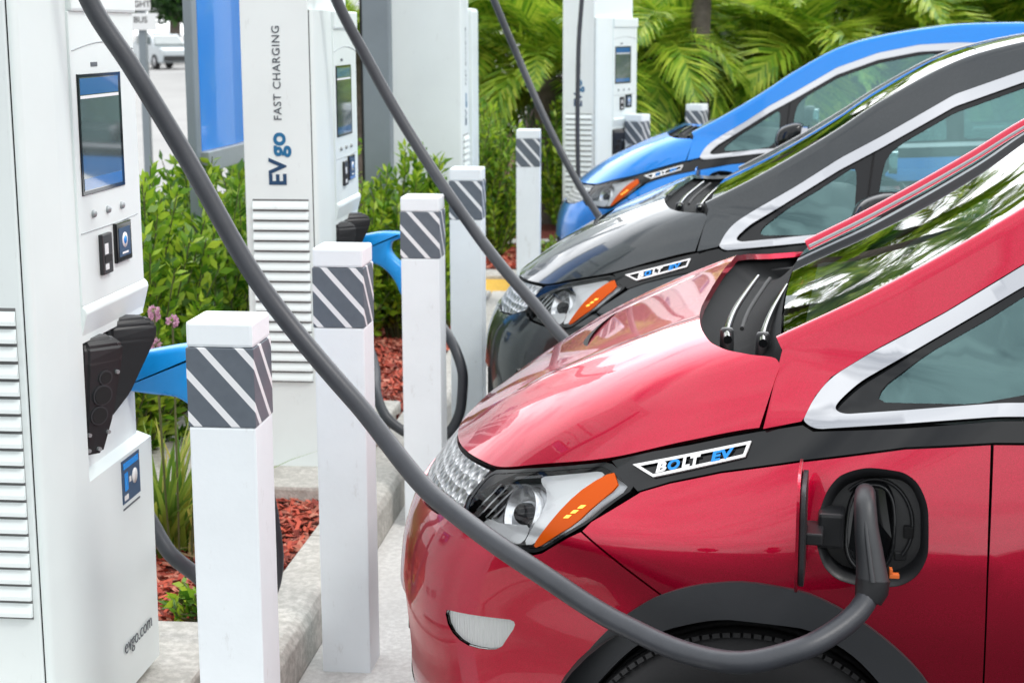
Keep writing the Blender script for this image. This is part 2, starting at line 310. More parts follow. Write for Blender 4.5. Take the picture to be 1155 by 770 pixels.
# concrete apron between the kerb and the cars
sheet('concrete_apron', [-.94, -.84, -.72, -.6, -.45, -.3, -.15, 0, .1, .6], [2.3, 2.6]+list(np.linspace(3, 9.25, 10)), lambda x, y: gz(x, y)+.004, M['concrete'])
for y in (3.62,):
    MB().box(-.56, -.44, y, y+.16, -.038, -.026).build('painted_marking', M['bollard'])
    tag(col.objects['painted_marking'], kind='structure')
kb = MB()
def kerb(name, x0, x1, y0, y1, z1, z0=-.1):
    mb = MB(); mb.prism([(x0, z0), (x1, z0), (x1+.0, z1-.03), (x1-.012, z1-.008), (x1-.03, z1), (x0, z1)], 1, y0, y1, .004)
    return tag(mb.build(name, M['kerb']), kind='structure')
for i, (a, b) in enumerate(((2.25, 4.58), (4.585, 7.02), (7.025, 9.25))): kerb('kerb', -1.09, -.942, a, b, .132)
tag(MB().prism([(9.84, -.1), (9.99, -.1), (9.99, .15), (9.87, .15), (9.84, .13)], 0, -3.4, -.5, .006).build('kerb', M['kerb']), kind='structure')
tag(MB().box(-2.6, -.945, 9.256, 9.836, -.05, .112, .004).build('yellow_paving', M['yellow']), kind='structure')
def bed(x, y): return .105+.022*mnoise.noise(Vector((x*3, y*3, 0)))+.012*mnoise.noise(Vector((x*9, y*9, 1)))
sheet('planting_bed', list(np.linspace(-3.6, -1.088, 50)), list(np.linspace(2.3, 9.25, 120)), bed, M['soil'])
def bed2(x, y): return .14+.02*mnoise.noise(Vector((x*3, y*3, 4)))
sheet('planting_bed', list(np.linspace(-3.4, -.3, 50)), list(np.linspace(9.985, 11.1, 30)), bed2, M['soil'])
sheet('path', [-3.4, 9], [11.1, 11.35], lambda x, y: .17, M['concrete'])
def bed3(x, y): return .13+.03*mnoise.noise(Vector((x*2, y*2, 4)))
sheet('planting_bed', list(np.linspace(-3.4, 12, 60)), list(np.linspace(11.35, 24, 50)), bed3, M['soil'])
for n, (x0, x1, y0, y1, z1) in enumerate(((-1.85, -1.10, 2.3, 3.80, .150), (-1.9, -1.105, 4.98, 6.25, .165), (-1.75, -1.08, 8.2, 9.1, .16), (-.95, -.1, 10.42, 11.05, .16))):
    tag(MB().box(x0, x1, y0, y1, -.05, z1, .012).build('charger_pad', M['kerb']), kind='structure')

# mulch chips scattered over the beds
def chips(name, n, box, zf):
    x = rng.uniform(box[0], box[1], n); y = rng.uniform(box[2], box[3], n); z = np.array([zf(a, b) for a, b in zip(x, y)])
    a = rng.uniform(0, 6.283, n); t = rng.normal(0, .35, n); l = rng.uniform(.010, .034, n); w = rng.uniform(.003, .009, n)
    ex = np.stack([np.cos(a)*np.cos(t), np.sin(a)*np.cos(t), np.sin(t)], 1); e2 = np.stack([-np.sin(a), np.cos(a), rng.normal(0, .5, n)], 1); c = np.stack([x, y, z+rng.uniform(.003, .016, n)], 1)
    q = np.stack([c-ex*l[:, None]-e2*w[:, None], c+ex*l[:, None]-e2*w[:, None]*.6, c+ex*l[:, None]*.9+e2*w[:, None], c-ex*l[:, None]+e2*w[:, None]*.8], 1)
    return tag(quads(name, q, M['mulch']), 'shredded red bark mulch covering the '+('bed behind the kerb' if name == 'mulch' else 'far bed'), None, kind='stuff')
o = chips('mulch', 26000, (-2.2, -1.10, 2.6, 9.2), bed); o['label'] = 'shredded red bark mulch in the bed between kerb and shrubs'; o['category'] = 'mulch'
o = chips('mulch', 8000, (-1.8, -.3, 10.0, 11.1), bed2); o['label'] = 'shredded red bark mulch in the far bed behind the blue car nose'; o['category'] = 'mulch'

# ------------------------------------------------------------------ charging stations
def front_profile():
    # plan of the rounded front module, in (x, y): from the seam round the corner to y = .225
    p = [(-.024, .004)]
    for k in range(9):
        a = R(90*k/8); p.append((-.021+.012*math.sin(a), .004+.02*(1-math.cos(a))))
    p += [(-.004, .09), (0, .15), (0, .225), (-.16, .225), (-.16, .03), (-.024, .03)]
    return p
def charger(label, loc, rz, text=True, name='charging_station', group='white fast charging stations'):
    t = thing(name, label, 'ev charger', loc, rz, group)
    # cabinet behind, with the louvred side
    mb = MB(); mb.box(-.25, -.0275, 0, .60, .17, 2.06, .003); mb.build('cabinet', M['white'], t)
    mb = MB(); mb.box(-.24, -.03, .012, .60, .13, .17); mb.build('plinth', M['white2'], t)
    mb = MB(); mb.box(-.0275, -.024, .006, .029, .172, 1.70); mb.build('seam', M['seam'], t)
    lv = MB(); lv.box(-.226, -.040, -.0015, .004, .485, 1.095); lvo = lv.build('louvre_panel', M['slot'], t)
    sl = MB(); n = 18; p = .605/n
    for i in range(n):
        z = .489+p*i; sl.prism([(-.002, z+.001), (-.0115, z+.0025), (-.0105, z+.010), (-.002, z+p-.0055)], 0, -.226, -.040)
    sl.build('slat', M['white'], lvo)['kind'] = 'stuff'
    # front module: rounded column, upper block, niche, lower block
    mb = MB(); mb.prism(front_profile(), 2, .172, 1.70, 0); bmv = mb
    mb.prism([(-.16, .225), (0, .225), (0, .600), (-.012, .615), (-.16, .615)], 2, .985, 1.70)
    mb.prism([(-.16, .225), (-.032, .225), (-.032, .600), (-.16, .600)], 2, .710, .985)
    V0 = [(-.16, .172), (-.003, .172), (0, .60), (0, .698), (-.032, .710), (-.16, .710)]
    mb.prism(V0, 1, .225, .615)
    mb.build('front_module', M['white2'], t)
    # face plate with an arched top, arc groove, ledge
    arch = [(.225, 1.06), (.602, 1.06), (.602, 1.64)]+[(.602-.377*k/14, 1.64+.022*math.sin(math.pi*k/14)) for k in range(1, 14)]+[(.225, 1.64)]
    fp = MB(); fp.prism([(y, z) for y, z in arch], 0, -.004, .005, .002); fpo = fp.build('face_plate', M['white2'], t)
    g = MB(); pts = [(.0056, .235+.36*k/20, 1.565+.016*math.sin(math.pi*k/20)) for k in range(21)]; g.tube(pts, .0013, 6)
    g.build('groove', M['galv'], fpo); g = MB().tube([(.0056, .235, 1.205), (.0056, .46, 1.205), (.0056, .575, 1.209)], .0012, 6); g.build('groove', M['galv'], fpo)
    sh = MB(); sh.prism([(-.02, .985), (-.002, .992), (.012, 1.045), (.010, 1.053), (.002, 1.062), (-.02, 1.062)], 1, .226, .612, .003); sh.build('ledge', M['white2'], t)
    rc = MB(); rc.box(-.02, .012, .228, .608, 1.64, 1.70, .006); rc.build('brow', M['white2'], t)
    # screen
    s = MB(); s.box(.004, .0075, .252, .502, 1.279, 1.519, .001); so = s.build('screen_bezel', M['blackg'], t)
    d = MB(); d.box(.0072, .0084, .259, .483, 1.287, 1.512); do = d.build('screen', M['screen'], so)
    h = MB(); h.box(.0083, .0088, .261, .481, 1.478, 1.510); h.build('screen_menu', M['scrblue'], so); h = MB(); h.box(.0083, .0088, .261, .481, 1.289, 1.312); h.build('screen_menu', M['scrblue'], so)
    pr = MB(); pr.box(.0083, .0089, .261, .481, 1.470, 1.476); pr.build('screen_line', M['signwhite'], so)
    k = MB(); k.box(.004, .0062, .335, .372, 1.532, 1.541, .001); k.build('camera_slot', M['greyprint'], t)
    for yb in (.306, .391, .476):
        b = MB(); b.lathe([(0, .012), (.0058, .012), (.0075, .009), (.008, .004)], 20, 0, (0, yb, 1.238)); b.build('button', M['galv'], t)
    c = MB(); c.box(.004, .014, .330, .388, 1.108, 1.192, .003); co = c.build('card_reader', M['blackp'], t)
    c = MB(); c.box(.0135, .0150, .340, .360, 1.150, 1.172); c.build('card_mark', M['signwhite'], co); c = MB(); c.box(.0135, .0150, .340, .360, 1.118, 1.130); c.build('card_mark', M['signwhite'], co)
    c = MB(); c.box(.0135, .0148, .338, .380, 1.133, 1.147); c.build('card_slot', M['dark'], co)
    c = MB(); c.box(.004, .013, .418, .512, 1.120, 1.205, .003); do2 = c.build('payment_display', M['blackg'], t)
    c = MB(); c.box(.0128, .0138, .430, .500, 1.132, 1.193); c.build('display_panel', M['navy'], do2)
    c = MB(); c.lathe([(0, .0145), (.016, .0145), (.016, .013)], 24, 0, (0, .465, 1.166)); c.box(.0137, .0143, .447, .483, 1.137, 1.141); c.build('tap_symbol', M['badgew'], do2)
    c = MB(); c.lathe([(0, .0150), (.009, .0150), (.009, .014)], 20, 0, (0, .465, 1.166)); c.build('tap_centre', M['badgeb'], do2)
    # two connector holsters set at an angle in the niche
    for dy, zs in ((0, 0.), (.20, .012)):
        H = thing('holster', None, None, (0, dy, zs)); H.parent = t
        A0, C0, B0 = ((.002, .243), (.054, .303), (-.10, .33)) if dy == 0 else ((-.01, .215), (.072, .268), (-.10, .29))
        A1, C1, B1 = ((-.016, .247), (.012, .279), (-.10, .31)) if dy == 0 else ((-.085, .22), (-.045, .245), (-.10, .27))
        bm = bmesh.new()
        rings = []
        for (A, C, B), z in (((A1, C1, B1), .745), ((tuple(map(tuple, (np.array((A0, C0, B0))+np.array((A1, C1, B1)))/2))), .82), ((A0, C0, B0), .94), (((A0[0], A0[1]+.004), (C0[0]+.004, C0[1]), B0), .97), (((A0[0]-.012, A0[1]+.01), (C0[0]-.018, C0[1]-.006), B0), .988)):
            rings.append([bm.verts.new((*q, z)) for q in ((-.10, A[1]), A, C, (C[0]-.02, C[1]+.03), B)])
        for a, b in zip(rings, rings[1:]):
            for i in range(5): bm.faces.new((a[i], a[(i+1) % 5], b[(i+1) % 5], b[i]))
        bm.faces.new(rings[0][::-1]); bm.faces.new(rings[-1]); bmesh.ops.recalc_face_normals(bm, faces=bm.faces)
        bmesh.ops.bevel(bm, geom=bm.edges[:], offset=.006, segments=2, affect='EDGES')
        hb = MB(); hb.bm(bm, None, False); H2 = hb.build('housing', M['blackp'], H)
        nx, ny = .774, -.634; ux, uy = .634, .774   # face normal, face direction
        def fpnt(s, z, o, zz): # s along the face, z height
            t_ = (z-.745)/(.94-.745); ax = -.016+.018*t_; ay = .247-.004*t_
            return (ax+ux*s+nx*o, ay+uy*s+ny*o, z)
        def disc(mb, s, z, r, o0, o1, n=26):
            V = [fpnt(s, z, o1, 0)]; F = []
            for k in range(n): a = 6.2832*k/n; V.append(fpnt(s+r*math.cos(a), z+r*math.sin(a), o1, 0))
            for k in range(n): a = 6.2832*k/n; V.append(fpnt(s+r*math.cos(a), z+r*math.sin(a), o0, 0))
            for k in range(n): F.append((0, 1+k, 1+(k+1) % n)); F.append((1+k, 1+n+k, 1+n+(k+1) % n, 1+(k+1) % n))
            mb.add(V, F, False)
        if dy: continue
        rim = MB(); disc(rim, .034, .870, .022, -.004, .006); disc(rim, .028, .828, .020, -.004, .0055); disc(rim, .040, .906, .0155, -.004, .005); rim.build('socket_rim', M['grip'], H)
        hole = MB(); disc(hole, .034, .870, .0185, 0, .0075); disc(hole, .028, .828, .0165, 0, .007); disc(hole, .040, .906, .012, 0, .0065); hole.build('socket', M['dark'], H)
        for s_, z_ in ((.006, .79), (.050, .79), (.066, .915), (.006, .757), (.030, .757)):
            sc = MB(); disc(sc, s_, z_, .0042, 0, .0088, 10); sc.build('screw', M['galv'], H)
    # sticker and web address
        s2 = MB(); s2.prism([(y, z) for y, z in ((.411, .594), (.525, .594), (.525, .690), (.411, .690))], 0, -.0006, .0016); s2.build('sticker', M['navy'], t)
    ic = MB(); ic.box(.0016, .0022, .420, .516, .669, .683); ic.build('sticker_icon', M['badgeb'], t); ic = MB(); ic.prism([(.425, .620), (.447, .620), (.447, .660), (.425, .660)], 0, .0016, .0022); ic.build('sticker_icon', M['badgeb'], t)
    ic = MB(); ic.lathe([(0, .0024), (.017, .0024), (.017, .0016)], 20, 0, (0, .490, .640)); ic.build('sticker_icon', M['lampw'], t); ic = MB(); ic.box(.0016, .0024, .455, .466, .634, .646); ic.build('sticker_icon', M['lampw'], t); ic = MB(); ic.box(.0016, .0023, .420, .445, .600, .611); ic.build('sticker_icon', M['lampw'], t)
    mk = MB(); mk.box(.0002, .0012, .413, .520, .580, .584); mk.build('small_print', M['greyprint'], t)
    tx = MB(); place_text(tx, 'evgo.com', .048, (.0, .378, .264), (0, 1, 0), (0, 0, 1), -.0004, 0, .0008); tx.build('lettering', M['greyprint'], t)
    if text:
        # reads upward on the louvred side
        tx = MB(); w = place_text(tx, 'EV', .079, (-.113, -.0005, 1.138), (0, 0, 1), (-1, 0, 0), .0024, 0, .0006, 1.02); tx.build('lettering', M['navy'], t)
        tx = MB(); w2 = place_text(tx, 'go', .079, (-.113, -.0005, 1.138+w+.004), (0, 0, 1), (-1, 0, 0), .0024, 0, .0006, 1.02); tx.build('lettering', M['teal'], t)
        tx = MB(); place_text(tx, 'FAST CHARGING', .036, (-.122, -.0005, 1.138+w+w2+.042), (0, 0, 1), (-1, 0, 0), .0002, 0, .0006, 1.12); tx.build('lettering', M['greyprint'], t)
    return t
ch1 = charger('nearest white charging station with a tall touch screen, cropped by the left edge', (-1.2, 2.9, 0), 0)
ch2 = charger('second white charging station with upright dark blue lettering beside its louvres', (-1.18, 5.23, -.032), 0)
ch4 = charger('distant white charging station standing by the nose of the blue car, palms behind', (-.565, 10.58, -.02), R(-22))
# the third cabinet stands end-on, its lettered side towards the cars
t3 = thing('charging_cabinet', 'plain white charging cabinet with lettering on its narrow right side, behind the shrubs', 'ev charger', (-1.16, 8.5, -.03))
MB().box(-.50, 0, 0, .30, .17, 2.06, .012).build('cabinet', M['white'], t3)
MB().box(-.49, -.01, .01, .29, .13, .17).build('plinth', M['white2'], t3)
MB().box(-.50, .02, .306, .56, .17, 1.75, .02).build('front_module', M['white2'], t3)
MB().box(-.002, .0015, .05, .25, .485, 1.095).build('louvre_panel', M['slot'], t3)
sl = MB()
for i in range(18):
    z = .489+.0336*i; sl.prism([(.0015, z+.001), (.0110, z+.0025), (.0100, z+.010), (.0015, z+.028)], 1, .05, .25)
sl.build('slat', M['white'], [x for x in col.objects if x.parent == t3 and x.name.startswith('louvre')][0])
tx = MB(); w = place_text(tx, 'EV', .079, (0, .19, 1.138), (0, 0, 1), (0, -1, 0), .0024, 0, .0006); tx.build('lettering', M['navy'], t3)
tx = MB(); w2 = place_text(tx, 'go', .079, (0, .19, 1.138+w+.004), (0, 0, 1), (0, -1, 0), .0024, 0, .0006); tx.build('lettering', M['teal'], t3)
tx = MB(); place_text(tx, 'FAST CHARGING', .036, (0, .18, 1.138+w+w2+.042), (0, 0, 1), (0, -1, 0), .0002, 0, .0006, 1.12); tx.build('lettering', M['greyprint'], t3)

# ------------------------------------------------------------------ bollards
BW = .1244
def bollard(label, x, y, rz=0, h=1.0858, first=None):
    t = thing('bollard', label, 'bollard', (x, y, 0), rz, 'white bollards with grey striped bands')
    if first is None:
        MB().box(-BW/2, BW/2, -BW/2, BW/2, -.1, h-.195, .004).build('post', M['bollard'], t)
        e = .0012; MB().box(-BW/2-e, BW/2+e, -BW/2-e, BW/2+e, h-.1945, h-.0475, .002).build('striped_band', M['band'], t)
        MB().box(-BW/2, BW/2, -BW/2, BW/2, h-.047, h, .006).build('cap', M['bollard'], t)
    else:
        for ch in [o for o in col.objects if o.parent == first]:
            c = ch.copy(); c.parent = t; col.objects.link(c)
    return t
X0, hb = -.8953+BW/2, BW/2
b1 = bollard('nearest white bollard in front of the left charging station, its foot cropped by the frame', X0, 2.836+hb)
bollard('second nearest white bollard, its whole foot visible on the concrete apron by the kerb', X0, 3.859+hb, first=b1)
bollard('white bollard hiding the blue connector of the second charging station', X0, 5.10+hb, first=b1)
bollard('white bollard just left of the grey car nose, fourth from the nearest one', X0, 6.187+hb, first=b1)
bollard('slim white bollard standing alone between the shrubs and the blue car', X0, 8.67+hb, R(1.5), first=b1)
b6 = bollard('far white bollard turned at an angle beside the distant charging station', -.32, 10.98, R(-24), first=b1); b6.location.z = -.03
b7 = bollard('farthest white bollard, only its top showing above the blue car bonnet', .075, 11.85, R(-20), first=b1)

# ------------------------------------------------------------------ blue sign, posts, road signs
t = thing('blue_sign', 'tall glossy blue sign panel in a grey steel frame behind the shrubs', 'sign', (-1.9, 6.2, 0))
mb = MB()
for k in range(13):
    pass
pts = [(.0, .09)]; prof = [(.012*math.sin(math.pi*k/12)+.012, .09+.76*k/12) for k in range(13)]
mb.prism(prof+[(-.01, .85), (-.01, .09)], 2, 1.14, 2.5); mb.build('panel', M['signblue'], t)
MB().box(-.018, .018, 0, .07, -.1, 2.55, .006).build('post', M['steel'], t)
MB().box(-.018, .018, .87, .94, -.1, 2.55, .006).build('post', M['steel'], t)
MB().box(-.03, .045, .071, .869, 1.06, 1.138, .004).build('rail', M['galv'], t)
t = thing('steel_post', 'square grey steel post standing against the plain white cabinet', 'post', (-1.56, 8.3, 0))
MB().box(-.07, .068, -.05, .05, -.05, 2.6, .008).build('shaft', M['steel'], t)
MB().box(-.080, -.071, -.052, .04, .15, 2.6, .002).build('edge_strip', M['dark'], t)
t = thing('road_sign', 'pair of small white road signs on a thin grey post beyond the planting', 'sign', (-4.42, 13.2, 0))
MB().box(-.03, .03, -.03, .03, -.1, 2.3, .004).build('post', M['steel'], t)
s1 = MB().box(-.12, .085, -.045, -.035, 1.765, 1.90, .003).build('sign_plate', M['signwhite'], t)
s2 = MB().box(-.12, .13, -.045, -.035, 1.615, 1.75, .003).build('sign_plate', M['signwhite'], t)
tx = MB(); place_text(tx, 'RIGHT', .068, (-.112, -.0455, 1.80), (1, 0, 0), (0, 0, 1), .001, 0, .0005); tx.box(-.12, .085, -.0465, -.0455, 1.768, 1.773); tx.build('lettering', M['print'], s1)
tx = MB(); place_text(tx, 'L BUS', .068, (-.112, -.0455, 1.675), (1, 0, 0), (0, 0, 1), .001, 0, .0005); tx.build('lettering', M['print'], s2)

# ------------------------------------------------------------------ blue connectors hanging in the holsters, with their cables
def gun(label, loc, tail):
    t = thing('charging_connector', label, 'connector', loc, 0, 'blue charging connectors parked in the stations')
    side = [(-.09, .0), (-.088, -.05), (-.03, -.062), (.03, -.068), (.062, -.085), (.10, -.13), (.128, -.182), (.165, -.165), (.158, -.115), (.135, -.075), (.098, -.04), (.085, -.015), (.092, .012), (.125, .028), (.128, .045), (.07, .050), (.0, .040), (-.05, .028)]
    S_ = spline(side+[side[0]], 70)[:-1]
    bm = bmesh.new(); n = len(S_); rings = []
    cx = S_.mean(0)
    def inset(k):
        d = S_-np.roll(S_, 1, 0); d2 = np.roll(S_, -1, 0)-S_; tn = d/np.linalg.norm(d, axis=1)[:, None]+d2/np.linalg.norm(d2, axis=1)[:, None]; nn = np.stack([-tn[:, 1], tn[:, 0]], 1); nn /= np.linalg.norm(nn, axis=1)[:, None]
        area = np.sum(S_[:, 0]*np.roll(S_[:, 1], -1)-np.roll(S_[:, 0], -1)*S_[:, 1]); nn *= (1 if area > 0 else -1); return S_+nn*k
    for y, k in ((-.034, .013), (-.030, .006), (-.022, .0015), (0, 0), (.022, .0015), (.030, .006), (.034, .013)):
        q = inset(k); rings.append([bm.verts.new((p[0], y, p[1])) for p in q])
    for a, b in zip(rings, rings[1:]):
        for i in range(n): bm.faces.new((a[i], a[(i+1) % n], b[(i+1) % n], b[i]))
    bm.faces.new(rings[0]); bm.faces.new(rings[-1][::-1]); bmesh.ops.recalc_face_normals(bm, faces=bm.faces)
    MB().bm(bm).build('handle', M['blue_gun'], t)
    mb = MB(); mb.tube([(-.17, 0, -.015), (-.12, 0, -.015), (-.085, 0, -.017)], .03, 20); mb.build('plug', M['blackp'], t)
    mb = MB(); mb.tube(spline([(.110, 0, .030), (.145, 0, .024), (.168, 0, -.01), (.172, 0, -.06), (.150, 0, -.125)], 14), .0105, 10); mb.build('trigger_guard', M['blackp'], t)
    P = spline([(.128, 0, -.15), (.150, 0, -.19)]+[tuple(np.array(p)-np.array(loc)) for p in tail], 90)
    MB().tube(P, .0185, 14).build('cable', M['cable'], t); return t
gun('blue charging connector in the nearest station, its grip hidden by the nearest bollard', (-1.15, 3.47, .872), [(-.945, 3.52, .60), (-.93, 3.56, .42), (-.97, 3.6, .29), (-1.05, 3.61, .28), (-1.14, 3.60, .345), (-1.19, 3.58, .40), (-1.24, 3.60, .47), (-1.32, 3.62, .60)])
gun('blue charging connector in the second station, showing between two bollards', (-1.135, 5.78, .845), [(-.90, 5.74, .60), (-.79, 5.62, .48), (-.768, 5.6, .40), (-.775, 5.6, .30), (-.82, 5.6, .20), (-.90, 5.6, .165), (-.975, 5.6, .197), (-1.035, 5.6, .24), (-1.085, 5.65, .31), (-1.12, 5.8, .38), (-1.2, 5.98, .5)])
# ------------------------------------------------------------------ the cars: one small electric hatchback, built once, copied twice
# local frame: x from the nose backwards, y to the far side, z up.  Body surface S(a, z): a runs along the plan curve from the nose.
RZ = ([.1, .2, .3, .42, .52, .62, .7, .78, .85, .92, 1.0, 1.1], [.13, .07, .03, .005, 0, .008, .03, .075, .135, .22, .33, .45])
PZ = ([.1, .2, .4, .6, .72, .8, .88, .95, 1.02, 1.08, 1.14], [.90, .92, .965, .99, 1.0, .998, .985, .968, .948, .93, .90])
rz_ = lambda z: pch(z, *map(np.array, RZ)); pz_ = lambda z: pch(z, *map(np.array, PZ))
L1, WM = .85, .885
_th = np.linspace(0, 1, 600); _xe = np.concatenate([L1*_th**3, np.linspace(L1, 4.4, 500)[1:]])
def Wp(xe):
    q = np.clip(1-xe/L1, 0, 1); return WM*(1-q**2.2)**(1/2.6)-np.clip(xe-3.2, 0, 9)**2*.06
_w = Wp(_xe); _a = np.concatenate([[0], np.cumsum(np.hypot(np.diff(_xe), np.diff(_w)))])
def S(a, z):
    a = np.asarray(a, float); z = np.asarray(z, float); aa = np.abs(a); xe = np.interp(aa, _a, _xe); w = np.interp(aa, _a, _w)
    q = np.clip((.83-z)/.26, 0, 1); w = w*(1-.065*np.exp(-((aa-.98)/.24)**2)*q*q*(3-2*q))
    return np.stack(np.broadcast_arrays(xe+rz_(z), -np.sign(a)*w*pz_(z), z), -1)
def GW(x, z):
    x = np.asarray(x, float); z = np.asarray(z, float); k = np.clip((z-1.0)/.15, 0, 1); k = k*k*(3-2*k)
    base = np.interp(x, [.8, .9, 1.05, 1.2], [.795, .812, .830, .838]); tap = .05*np.clip((1.6-x)/.75, 0, 2)**1.5
    return base-.33*(z-1.0)-k*tap-np.clip(x-2.2, 0, 5)**2*.045
def G(x, z): x = np.asarray(x, float); z = np.asarray(z, float); return np.stack(np.broadcast_arrays(x, -GW(x, z), z), -1)
EA, EZ = np.array([0, .3, .45, .57, .627, .743, .853, .938, 1.022, 1.2]), np.array([.838, .845, .85, .856, .859, .891, .925, .970, 1.005, 1.035])
_ea = np.linspace(0, 1.2, 400); _ez = pch(_ea, EA, EZ); _ep = S(_ea, _ez)   # bonnet edge
def zE(x): return np.interp(x, _ep[:, 0], _ez)
def yE(x): return np.interp(x, _ep[:, 0], np.abs(_ep[:, 1]))
ZC = (np.array([.12, .135, .155, .20, .26, .36, .50, .64, .75, .86]), np.array([.838, .853, .868, .903, .945, 1.003, 1.068, 1.125, 1.160, 1.190]))
XR = (np.array([0, .3, .6, .78, .84, .88, .905, .92, .94, .96, .98, 1.0]), np.array([.655, .657, .672, .702, .735, .785, .832, .838, .832, .8255, .818, .809]))
NX = (np.array([.1, .3, .5, .7, .84]), np.array([2.3, 3.9, 6.2, 8.2, 9.5]))
def hood_pt(t, v, drop=0.):
    t = np.asarray(t, float); v = np.asarray(v, float); xr = pch(np.abs(v), *XR); x0 = _ep[0, 0]+.002; x = x0+(xr-x0)*t**2
    ye = yE(x); ze = zE(x)+.004; zc = np.maximum(pch(x, *ZC), ze); n = np.interp(x, *NX)
    return np.stack([x, v*ye, ze+(zc-ze)*(1-np.abs(v)**n)-drop+.0055*np.clip((x-.2)/.15, 0, 1)*np.exp(-((np.abs(v)-.60)/.055)**2)], -1)
UX = np.array([.841, .995, 1.235, 1.363, 1.65, 1.977, 2.22, 2.49, 3.0, 3.5, 3.85, 4.08]); UZ = np.array([1.132, 1.214, 1.36, 1.447, 1.593, 1.661, 1.689, 1.694, 1.66, 1.56, 1.38, 1.12])
_ul = np.r_[0, np.cumsum(np.hypot(np.diff(UX), np.diff(UZ)))]
def top_pt(t, v, drop=0.):
    """windscreen / roof / rear glass between the two upper edges; t is arc length along the edge"""
    t = np.asarray(t, float); v = np.asarray(v, float); x = pch(t, _ul, UX); z = pch(t, _ul, UZ); dx = pch(t+.02, _ul, UX)-pch(t-.02, _ul, UX); dz = pch(t+.02, _ul, UZ)-pch(t-.02, _ul, UZ)
    l = np.hypot(dx, dz); y = GW(x, z); k = (1-np.abs(v)**2.4)*.042
    return np.stack([x-dz/l*k*1.1, v*y, z+dx/l*k*.62-drop], -1)

def az(pts, res=.02):
    """(x, z) outline on the flank -> dense (a, z) outline"""
    P = dense([tuple(p) for p in pts], res); return [(float(np.interp(x-rz_(z), _xe, _a)), z) for x, z in P]
def dense(pts, res=.02):
    out = []
    for (x0, z0), (x1, z1) in zip(pts, list(pts[1:])+[pts[0]]):
        n = max(1, int(math.hypot(x1-x0, z1-z0)/res))
        out += [(x0+(x1-x0)*k/n, z0+(z1-z0)*k/n) for k in range(n)]
    return out
def chaikin(pts, it=2):
    for _ in range(it):
        q = []
        for a, b in zip(pts, list(pts[1:])+[pts[0]]): q += [(.75*a[0]+.25*b[0], .75*a[1]+.25*b[1]), (.25*a[0]+.75*b[0], .25*a[1]+.75*b[1])]
        pts = q
    return pts
def smooth_closed(pts, n=80):
    P = np.array(list(pts[-3:])+list(pts)+list(pts[:3])); Q = spline(P, n*2); d = len(pts); c = np.array(pts)
    i0 = np.argmin(np.linalg.norm(Q[:n]-c[0], axis=1)); i1 = n+np.argmin(np.linalg.norm(Q[n:]-c[0], axis=1)); return [tuple(q) for q in Q[i0:i1]]
def inpoly(P, poly):
    P = np.asarray(P); x, y = P[:, 0], P[:, 1]; c = np.zeros(len(P), bool); q = np.asarray(poly)
    for (x0, y0), (x1, y1) in zip(q, np.roll(q, -1, 0)):
        m = ((y0 > y) != (y1 > y)); c ^= m & (x < (x1-x0)*(y-y0)/((y1-y0) if y1 != y0 else 1e-12)+x0)
    return c
def panel(mb, poly, fn, off=0., lip=.012, res=.03, holes=(), flip=False, hole_lip=None):
    """poly in the surface's own two coordinates; the sheet follows the surface and turns in at its edges"""
    loops = [list(poly)]+[list(h) for h in holes]; pts, edges = [], []
    for lp in loops:
        k = len(pts); pts += lp; edges += [(k+i, k+(i+1) % len(lp)) for i in range(len(lp))]
    P = np.array(loops[0]); lo, hi = P.min(0), P.max(0)
    gx, gy = np.meshgrid(np.arange(lo[0]+res*.5, hi[0], res), np.arange(lo[1]+res*.5, hi[1], res)); g = np.stack([gx.ravel(), gy.ravel()], 1)
    keep = inpoly(g, loops[0])
    for h in loops[1:]: keep &= ~inpoly(g, h)
    g = g[keep]; b = np.array(pts)
    if len(g): g = g[np.array([np.min(np.abs(b-q).sum(1)) > res*.45 for q in g])]
    allp = [Vector((float(p[0]), float(p[1]))) for p in pts+[tuple(q) for q in g]]
    V, E, F, *_ = delaunay_2d_cdt(allp, edges, [], 0, 1e-6)
    V = np.array([v[:] for v in V]); C_ = np.array([V[list(f)].mean(0) for f in F]); ok = inpoly(C_, loops[0])
    for h in loops[1:]: ok &= ~inpoly(C_, h)
    F = [f for f, o in zip(F, ok) if o]
    def geo(q):
        e = 2e-3; p = fn(q[:, 0], q[:, 1]); du = fn(q[:, 0]+e, q[:, 1])-fn(q[:, 0]-e, q[:, 1]); dv = fn(q[:, 0], q[:, 1]+e)-fn(q[:, 0], q[:, 1]-e)
        n = np.cross(du, dv); n /= np.linalg.norm(n, axis=1)[:, None]+1e-12; return p, n
    p, n = geo(V)
    if flip: n = -n
    tri = V[list(F[0])]; orient = (tri[1]-tri[0])[0]*(tri[2]-tri[0])[1]-(tri[1]-tri[0])[1]*(tri[2]-tri[0])[0] > 0
    FF = [tuple(f) if orient != flip else tuple(f[::-1]) for f in F]
    mb.add(p+n*off, FF, True, n)
    for li, lp in enumerate(loops):
        d = lip if li == 0 else (lip if hole_lip is None else hole_lip)
        if not d: continue
        q = np.array(lp); p, n = geo(q); n = -n if flip else n; k = len(q); T = np.roll(p, -1, 0)-np.roll(p, 1, 0); side = np.cross(T, n); side /= np.linalg.norm(side, axis=1)[:, None]+1e-12
        area = np.sum(q[:, 0]*np.roll(q[:, 1], -1)-np.roll(q[:, 0], -1)*q[:, 1]); 
        if (area < 0) != (li > 0): side = -side
        if flip: side = -side
        r = .003; ring = [p+n*off, p+n*(off-d)]
        VV = np.concatenate(ring); FFF = [(i, (i+1) % k, k+(i+1) % k, k+i) for i in range(k)]
        mb.add(VV, FFF, True, np.concatenate([side, side]))
    return mb
